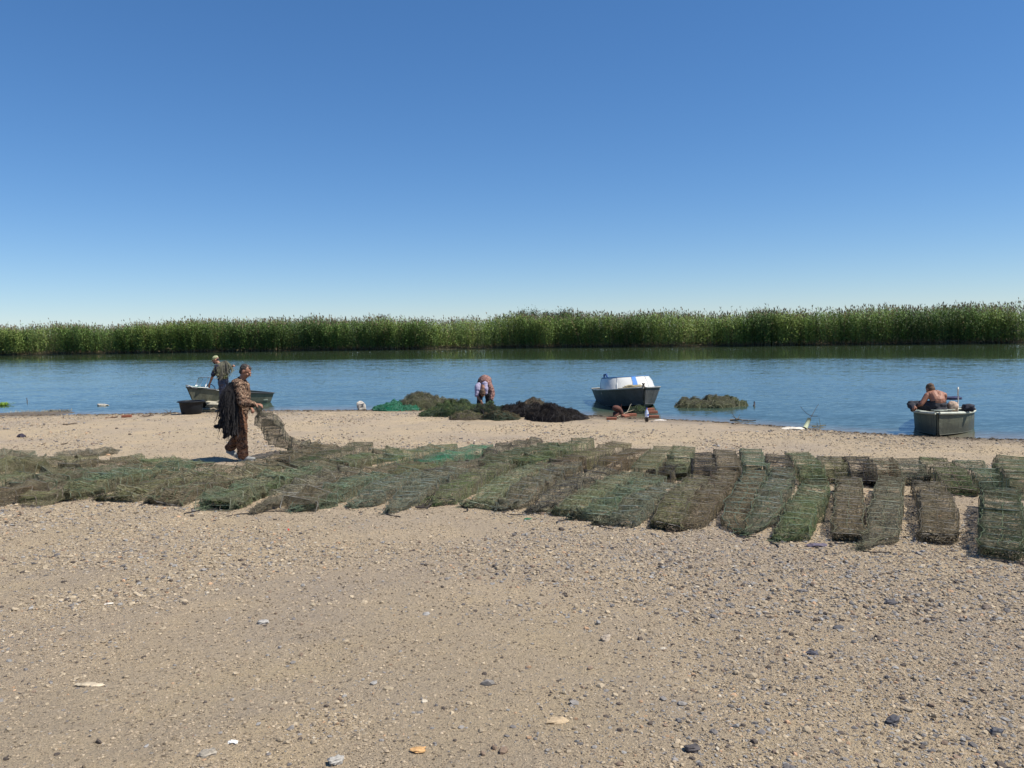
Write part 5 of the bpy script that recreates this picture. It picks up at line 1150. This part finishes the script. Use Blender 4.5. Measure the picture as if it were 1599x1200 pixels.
shoe(rA, (-.02, -.08, .0), (.27, -.10, .0), SHOE); shoe(rA, (-.30, .10, .135), (-.07, .10, .005), SHOE)
HAND_A = np.array(rA.location) + np.array(RWr) + [.10, 0, -.03]

def hank(name, loc, guides, n, key, key2, label, r=.004, jit=.04, parent=None, core=None, seed=0, cat='net bundle', wig=.012):
    """bundle of hanging net: many twines following guide lines, over a ragged netting body"""
    rg = np.random.default_rng(900 + seed); root = empty(name, loc, 0, label, cat); tw = MB()
    for q in range(n):
        g_ = guides[rg.integers(0, len(guides))]; g2 = guides[rg.integers(0, len(guides))]; f = rg.random() * .6
        P = np.array(g_) * (1 - f) + np.array(g2) * f; P, _ = resample(P, .07); off_ = rg.normal(0, jit, 3); k = np.linspace(0, 1, len(P))[:, None]
        P = P + off_ * (.5 + .8 * k) + np.cumsum(rg.normal(0, wig, P.shape), 0) * .8; cut = max(3, int(len(P) * (.55 + .45 * rg.random()))); tw.tube(P[:cut], r * (.7 + .7 * rg.random()), 3, mi=q % 2)
    tw.build('twine', [DM[key], DM[key2]], root)
    if core:
        mb = MB()
        for (a, b, r0, r1) in core: cap(mb, a, b, r0, r1)
        o = remesh(mb, 'netting_core', mat('hank_' + key, tuple(q * .9 for q in NETC[key][0]), .95, 0, .5, 20, 1, tuple(q * .5 for q in NETC[key2][1]), .1), root, .014, 2, .055, 9, seed)
    return root
L0 = np.array(rA.location)
hank('net_bundle', L0, [[(-.02, -.17, 1.34), (-.14, -.24, 1.2), (-.17, -.25, .9), (-.20, -.24, .62)], [(-.08, -.12, 1.33), (-.22, -.18, 1.1), (-.22, -.2, .85), (-.30, -.22, .62)], [(0, -.2, 1.3), (-.06, -.27, 1.05), (-.06, -.27, .7), (-.10, -.25, .36)], [(-.06, -.2, 1.3), (-.14, -.27, 1.0), (-.14, -.25, .6), (-.22, -.22, .36)], [(.02, -.2, 1.25), (-.0, -.26, .95), (-.02, -.24, .6), (-.04, -.23, .40)]], 900, 'black', 'black',
     'dark brown black bundle of nets hanging down the back of the walking man', .0026, .032, core=[((-.05, -.16, 1.28), (-.15, -.20, 1.05), .07, .10), ((-.15, -.20, 1.05), (-.15, -.2, .75), .10, .11), ((-.15, -.20, .75), (-.19, -.2, .48), .11, .06), ((-.06, -.2, 1.0), (-.07, -.2, .55), .09, .08), ((-.19, -.2, .72), (-.30, -.2, .60), .08, .05)], seed=1)
# trap being lifted from his hand to the ground
hA = HAND_A; g1 = at(446, 706); g2 = at(474, 708); g3 = at(505, 706)
P3 = [hA + [-.01, 0, -.01], hA + [.03, 0, -.12], hA * .62 + g1 * .38 + [.0, 0, -.04], hA * .25 + g1 * .75 + [-.01, 0, .02], g1 + [.06, .02, .13], g2 + [0, 0, .12], g3 + [0, 0, .12]]
trap(None, None, 'grey', 'tan trap with wide dark meshes, held up at one end by the walking man', w=.34, h=.20, step=.13, mess=.45, key2='black', pts3=P3)

# --- the man in the cap by the beached boat
q = at(352, 643); rB = empty('person', (q[0], q[1] - .15, q[2]), 0, 'man in camouflage cap and navy clothes leaning on the boat, nets over his shoulder', 'person', 'people at work on the shore')
hc = (-.16, -.02, 1.56); Rh = basis((-.85, -.12, -.50), (-.4, 0, .9)); nb = (-.06, -.01, 1.42)
RS, RE, RWr = (-.04, .19, 1.36), (.16, .24, 1.30), (.30, .10, 1.36); LS, LE, LWr = (-.06, -.19, 1.36), (-.20, -.20, 1.10), (-.33, -.10, .88)
H1, K1, A1 = (.02, -.09, .90), (.03, -.10, .48), (-.03, -.10, .09); H2, K2, A2 = (.03, .09, .90), (.10, .09, .49), (.10, .10, .09)
mb = MB(); head(mb, hc, Rh); cap(mb, nb, np.array(hc) + [.03, 0, -.05], .06, .055); chain(mb, [(.03, 0, .92), (0, 0, 1.2), nb], [.12, .13, .07]); chain(mb, [RS, RE, RWr], [.05, .042, .028]); chain(mb, [LS, LE, LWr], [.05, .042, .028]); chain(mb, [H1, K1, A1], [.08, .055, .04]); chain(mb, [H2, K2, A2], [.08, .055, .04])
hand(mb, LWr, (-.35, .1, -.9), (.2, .9, -.1), .5, 1.05, 1); hand(mb, RWr, (.5, -.6, .3), (-.3, -.3, -.8), 1.0, 1.0, -1)
remesh(mb, 'body', SK, rB, .0062, 3); eyes(hc, Rh, rB)
def PP_(x, y, z): return np.array(hc) + Rh @ np.array([x, y, z])
mb = MB(); mb.ell(PP_(0, -.012, .052), (.083, .100, .072), Rh, 18, 12); mb.ell(PP_(0, .115, .035), (.062, .062, .008), Rh @ rotx(-.22), 14, 8); remesh(mb, 'cap', CAMOG, rB, .007, 2)
mb = MB(); mb.ell(PP_(0, .075, -.055), (.05, .035, .045), Rh); mb.ell(PP_(0, -.055, -.015), (.068, .05, .045), Rh); remesh(mb, 'beard', HAIR, rB, .008, 2, .003, 40)
mb = MB(); cap(mb, (.03, 0, .92), (.0, 0, 1.2), .15, .165); cap(mb, (.0, 0, 1.18), (-.03, 0, 1.3), .165, .14); cap(mb, (-.04, -.12, 1.35), (-.03, .12, 1.35), .095, .095); cap(mb, LS, np.array(LE) * .9 + np.array(LS) * .1, .082, .068); cap(mb, RS, np.array(RE) * .8 + np.array(RS) * .2, .08, .068); remesh(mb, 'shirt', NAVY, rB, .011, 4, .012, 11, 3)
mb = MB(); cap(mb, (.03, -.04, .95), (.03, .04, .95), .14, .14); chain(mb, [H1, K1, A1], [.115, .085, .068]); chain(mb, [H2, K2, A2], [.115, .085, .068]); remesh(mb, 'waders', WADER, rB, .011, 4, .014, 12, 5)
shoe(rB, (.05, -.10, 0), (-.22, -.10, 0), BOOT, sole=False); shoe(rB, (.17, .10, 0), (-.10, .10, 0), BOOT, sole=False)
hank('net_bundle', np.array(rB.location), [[(.10, -.1, 1.48), (.05, -.2, 1.40), (.0, -.26, 1.2), (-.02, -.26, .95)], [(.14, -.1, 1.5), (.14, -.22, 1.38), (.12, -.28, 1.15), (.10, -.27, .92)], [(.16, -.08, 1.5), (.24, -.2, 1.40), (.27, -.24, 1.22), (.28, -.22, 1.02)], [(.14, -.05, 1.5), (.28, -.1, 1.42), (.35, -.15, 1.30), (.38, -.15, 1.12)], [(.05, -.05, 1.46), (-.06, -.16, 1.42), (-.10, -.24, 1.3), (-.10, -.25, 1.15)]], 300, 'olive', 'grey',
     'olive grey hank of nets slung over the shoulder of the man in the cap', .006, .022, core=[((.08, -.08, 1.40), (.12, -.16, 1.25), .07, .09), ((.12, -.16, 1.25), (.14, -.17, 1.08), .09, .08)], seed=2)

# --- the person bending over the nets
q = at(758, 641); rC = empty('person', (q[0], q[1] + .0, q[2] - .03), 0, 'person bent double over the nets, patterned pink brown jacket and lilac shirt', 'person', 'people at work on the shore')
hc = (-.05, -.42, .56); Rh = basis((.05, -.25, -.95), (.0, -.95, .25))
mb = MB(); Hh1, K1, A1 = (-.10, .05, .86), (-.15, .0, .47), (-.17, .08, .08); Hh2, K2, A2 = (.09, .05, .86), (.08, 0, .47), (.10, .08, .08); nb = (-.03, -.38, .70)
S1, E1, W1 = (-.20, -.32, .74), (-.22, -.38, .50), (-.10, -.45, .33); S2, E2, W2 = (.16, -.30, .74), (.22, -.34, .53), (.20, -.42, .36)
head(mb, hc, Rh); cap(mb, nb, hc, .058, .05); chain(mb, [(0, .05, .88), (0, -.18, .86), nb], [.12, .13, .07]); chain(mb, [Hh1, K1, A1], [.08, .055, .04]); chain(mb, [Hh2, K2, A2], [.08, .055, .04]); chain(mb, [S1, E1, W1], [.05, .04, .028]); chain(mb, [S2, E2, W2], [.05, .04, .028])
hand(mb, W1, (.1, -.1, -1), (0, -1, 0), .9, 1, 1); hand(mb, W2, (-.05, -.1, -1), (0, -1, 0), .9, 1, -1)
remesh(mb, 'body', SK, rC, .0062, 3); hair_cap(rC, hc, Rh, HAIRB); eyes(hc, Rh, rC)
mb = MB(); cap(mb, (-.05, .05, .88), (.05, .05, .88), .15, .15); cap(mb, (.0, 0, .90), (.02, -.2, .87), .16, .155); cap(mb, (.06, -.18, .84), (.12, -.28, .78), .13, .10); chain(mb, [S2, E2, np.array(W2) + [0, 0, .03]], [.09, .075, .055]); remesh(mb, 'jacket', PINK, rC, .011, 4, .014, 11, 4)
mb = MB(); cap(mb, (.01, -.29, .82), (.03, -.36, .68), .10, .085); cap(mb, (.03, -.36, .68), (.04, -.38, .55), .085, .05); cap(mb, (-.16, -.27, .77), (-.17, -.34, .64), .085, .075); chain(mb, [S1, E1], [.08, .062]); remesh(mb, 'shirt', LILAC, rC, .011, 4, .010, 11, 6)
mb = MB(); cap(mb, (-.04, .06, .84), (.05, .06, .84), .135, .135); chain(mb, [Hh1, K1, A1], [.115, .09, .075]); chain(mb, [Hh2, K2, A2], [.11, .09, .075]); remesh(mb, 'trousers', BLK, rC, .011, 4, .012, 11, 8)
shoe(rC, (-.17, .12, 0), (-.19, -.14, 0), BOOT, sole=False); shoe(rC, (.10, .12, 0), (.12, -.14, 0), BOOT, sole=False)
hank('held_net', np.array(rC.location), [[(.20, -.45, .34), (.16, -.5, .22), (.08, -.55, .02)], [(.20, -.45, .34), (.24, -.5, .2), (.30, -.55, .02)], [(.20, -.45, .36), (.2, -.5, .2), (.18, -.6, .02)], [(.15, -.43, .33), (.0, -.5, .22), (-.05, -.55, .02)]], 160, 'darkgreen', 'green', 'dark green cone of net being pulled up by the bending person', .006, .02, core=[((.19, -.46, .30), (.18, -.52, .05), .05, .13)], seed=3)

# --- the bare backed man in the skiff
sp = C2W(LC - .62, -.04, .53); rD = empty('person', sp, 0, 'bare backed man in dark trousers sitting on the bow of the skiff', 'person', 'people at work on the shore')
hc = (-.055, .20, .42); Rh = basis((-.15, .75, -.65), (-.15, .6, .75)); nb = (.0, .13, .35)
mb = MB(); S1, E1, W1 = (-.17, .10, .30), (-.30, .07, .13), (-.38, .22, .05); S2, E2, W2 = (.18, .10, .30), (.24, .22, .12), (.14, .42, .06)
H1, K1, A1 = (-.10, .06, .08), (-.42, .26, .10), (-.50, -.02, .03); H2, K2, A2 = (.09, .06, .08), (.30, .38, .10), (.18, .62, -.10)
head(mb, hc, Rh); cap(mb, nb, np.array(hc) + [0, -.02, -.04], .058, .056); cap(mb, (0, .02, .08), (0, .0, .20), .125, .12); cap(mb, (-.04, .0, .20), (-.06, .07, .30), .11, .095); cap(mb, (.04, .0, .20), (.06, .07, .30), .11, .095); cap(mb, (-.10, .09, .31), (.10, .09, .31), .08, .08)
mb.ell((-.085, .03, .27), (.07, .05, .085)); mb.ell((.085, .03, .27), (.07, .05, .085)); cap(mb, (-.03, .1, .36), (-.14, .1, .33), .055, .05); cap(mb, (.03, .1, .36), (.14, .1, .33), .055, .05)
chain(mb, [S1, E1, W1], [.062, .046, .03]); chain(mb, [S2, E2, W2], [.062, .046, .03]); chain(mb, [H1, K1, A1], [.10, .062, .04]); chain(mb, [H2, K2, A2], [.10, .062, .04])
cap(mb, A1, np.array(A1) + [-.02, -.09, .03], .040, .034); cap(mb, np.array(A1) + [-.02, -.09, .03], np.array(A1) + [-.05, -.14, .05], .036, .024)
for k in range(5): cap(mb, np.array(A1) + [-.05, -.13, .05 + .014 * (k - 2)], np.array(A1) + [-.085, -.17, .055 + .016 * (k - 2)], .011, .009)
hand(mb, W1, (.1, .8, -.4), (0, 0, -1), .6, 1, 1); hand(mb, W2, (-.2, .8, -.4), (0, 0, -1), .6, 1, -1)
remesh(mb, 'body', SK2, rD, .0062, 3); hair_cap(rD, hc, Rh, HAIRB, .98); eyes(hc, Rh, rD)
mb = MB(); cap(mb, (-.07, .02, .05), (.07, .02, .05), .115, .115); cap(mb, (-.06, -.03, .09), (.06, -.03, .09), .10, .10); cap(mb, (-.05, .0, .15), (.05, .0, .15), .11, .11); chain(mb, [H1, K1, np.array(A1) * .85 + np.array(K1) * .15], [.115, .085, .058]); chain(mb, [H2, K2, A2], [.115, .08, .06]); cap(mb, (.08, -.06, .02), (.20, -.08, -.005), .05, .035); cap(mb, (-.06, -.10, .02), (.08, -.1, .015), .05, .045)
remesh(mb, 'trousers', BLK, rD, .011, 3, .016, 12, 9)
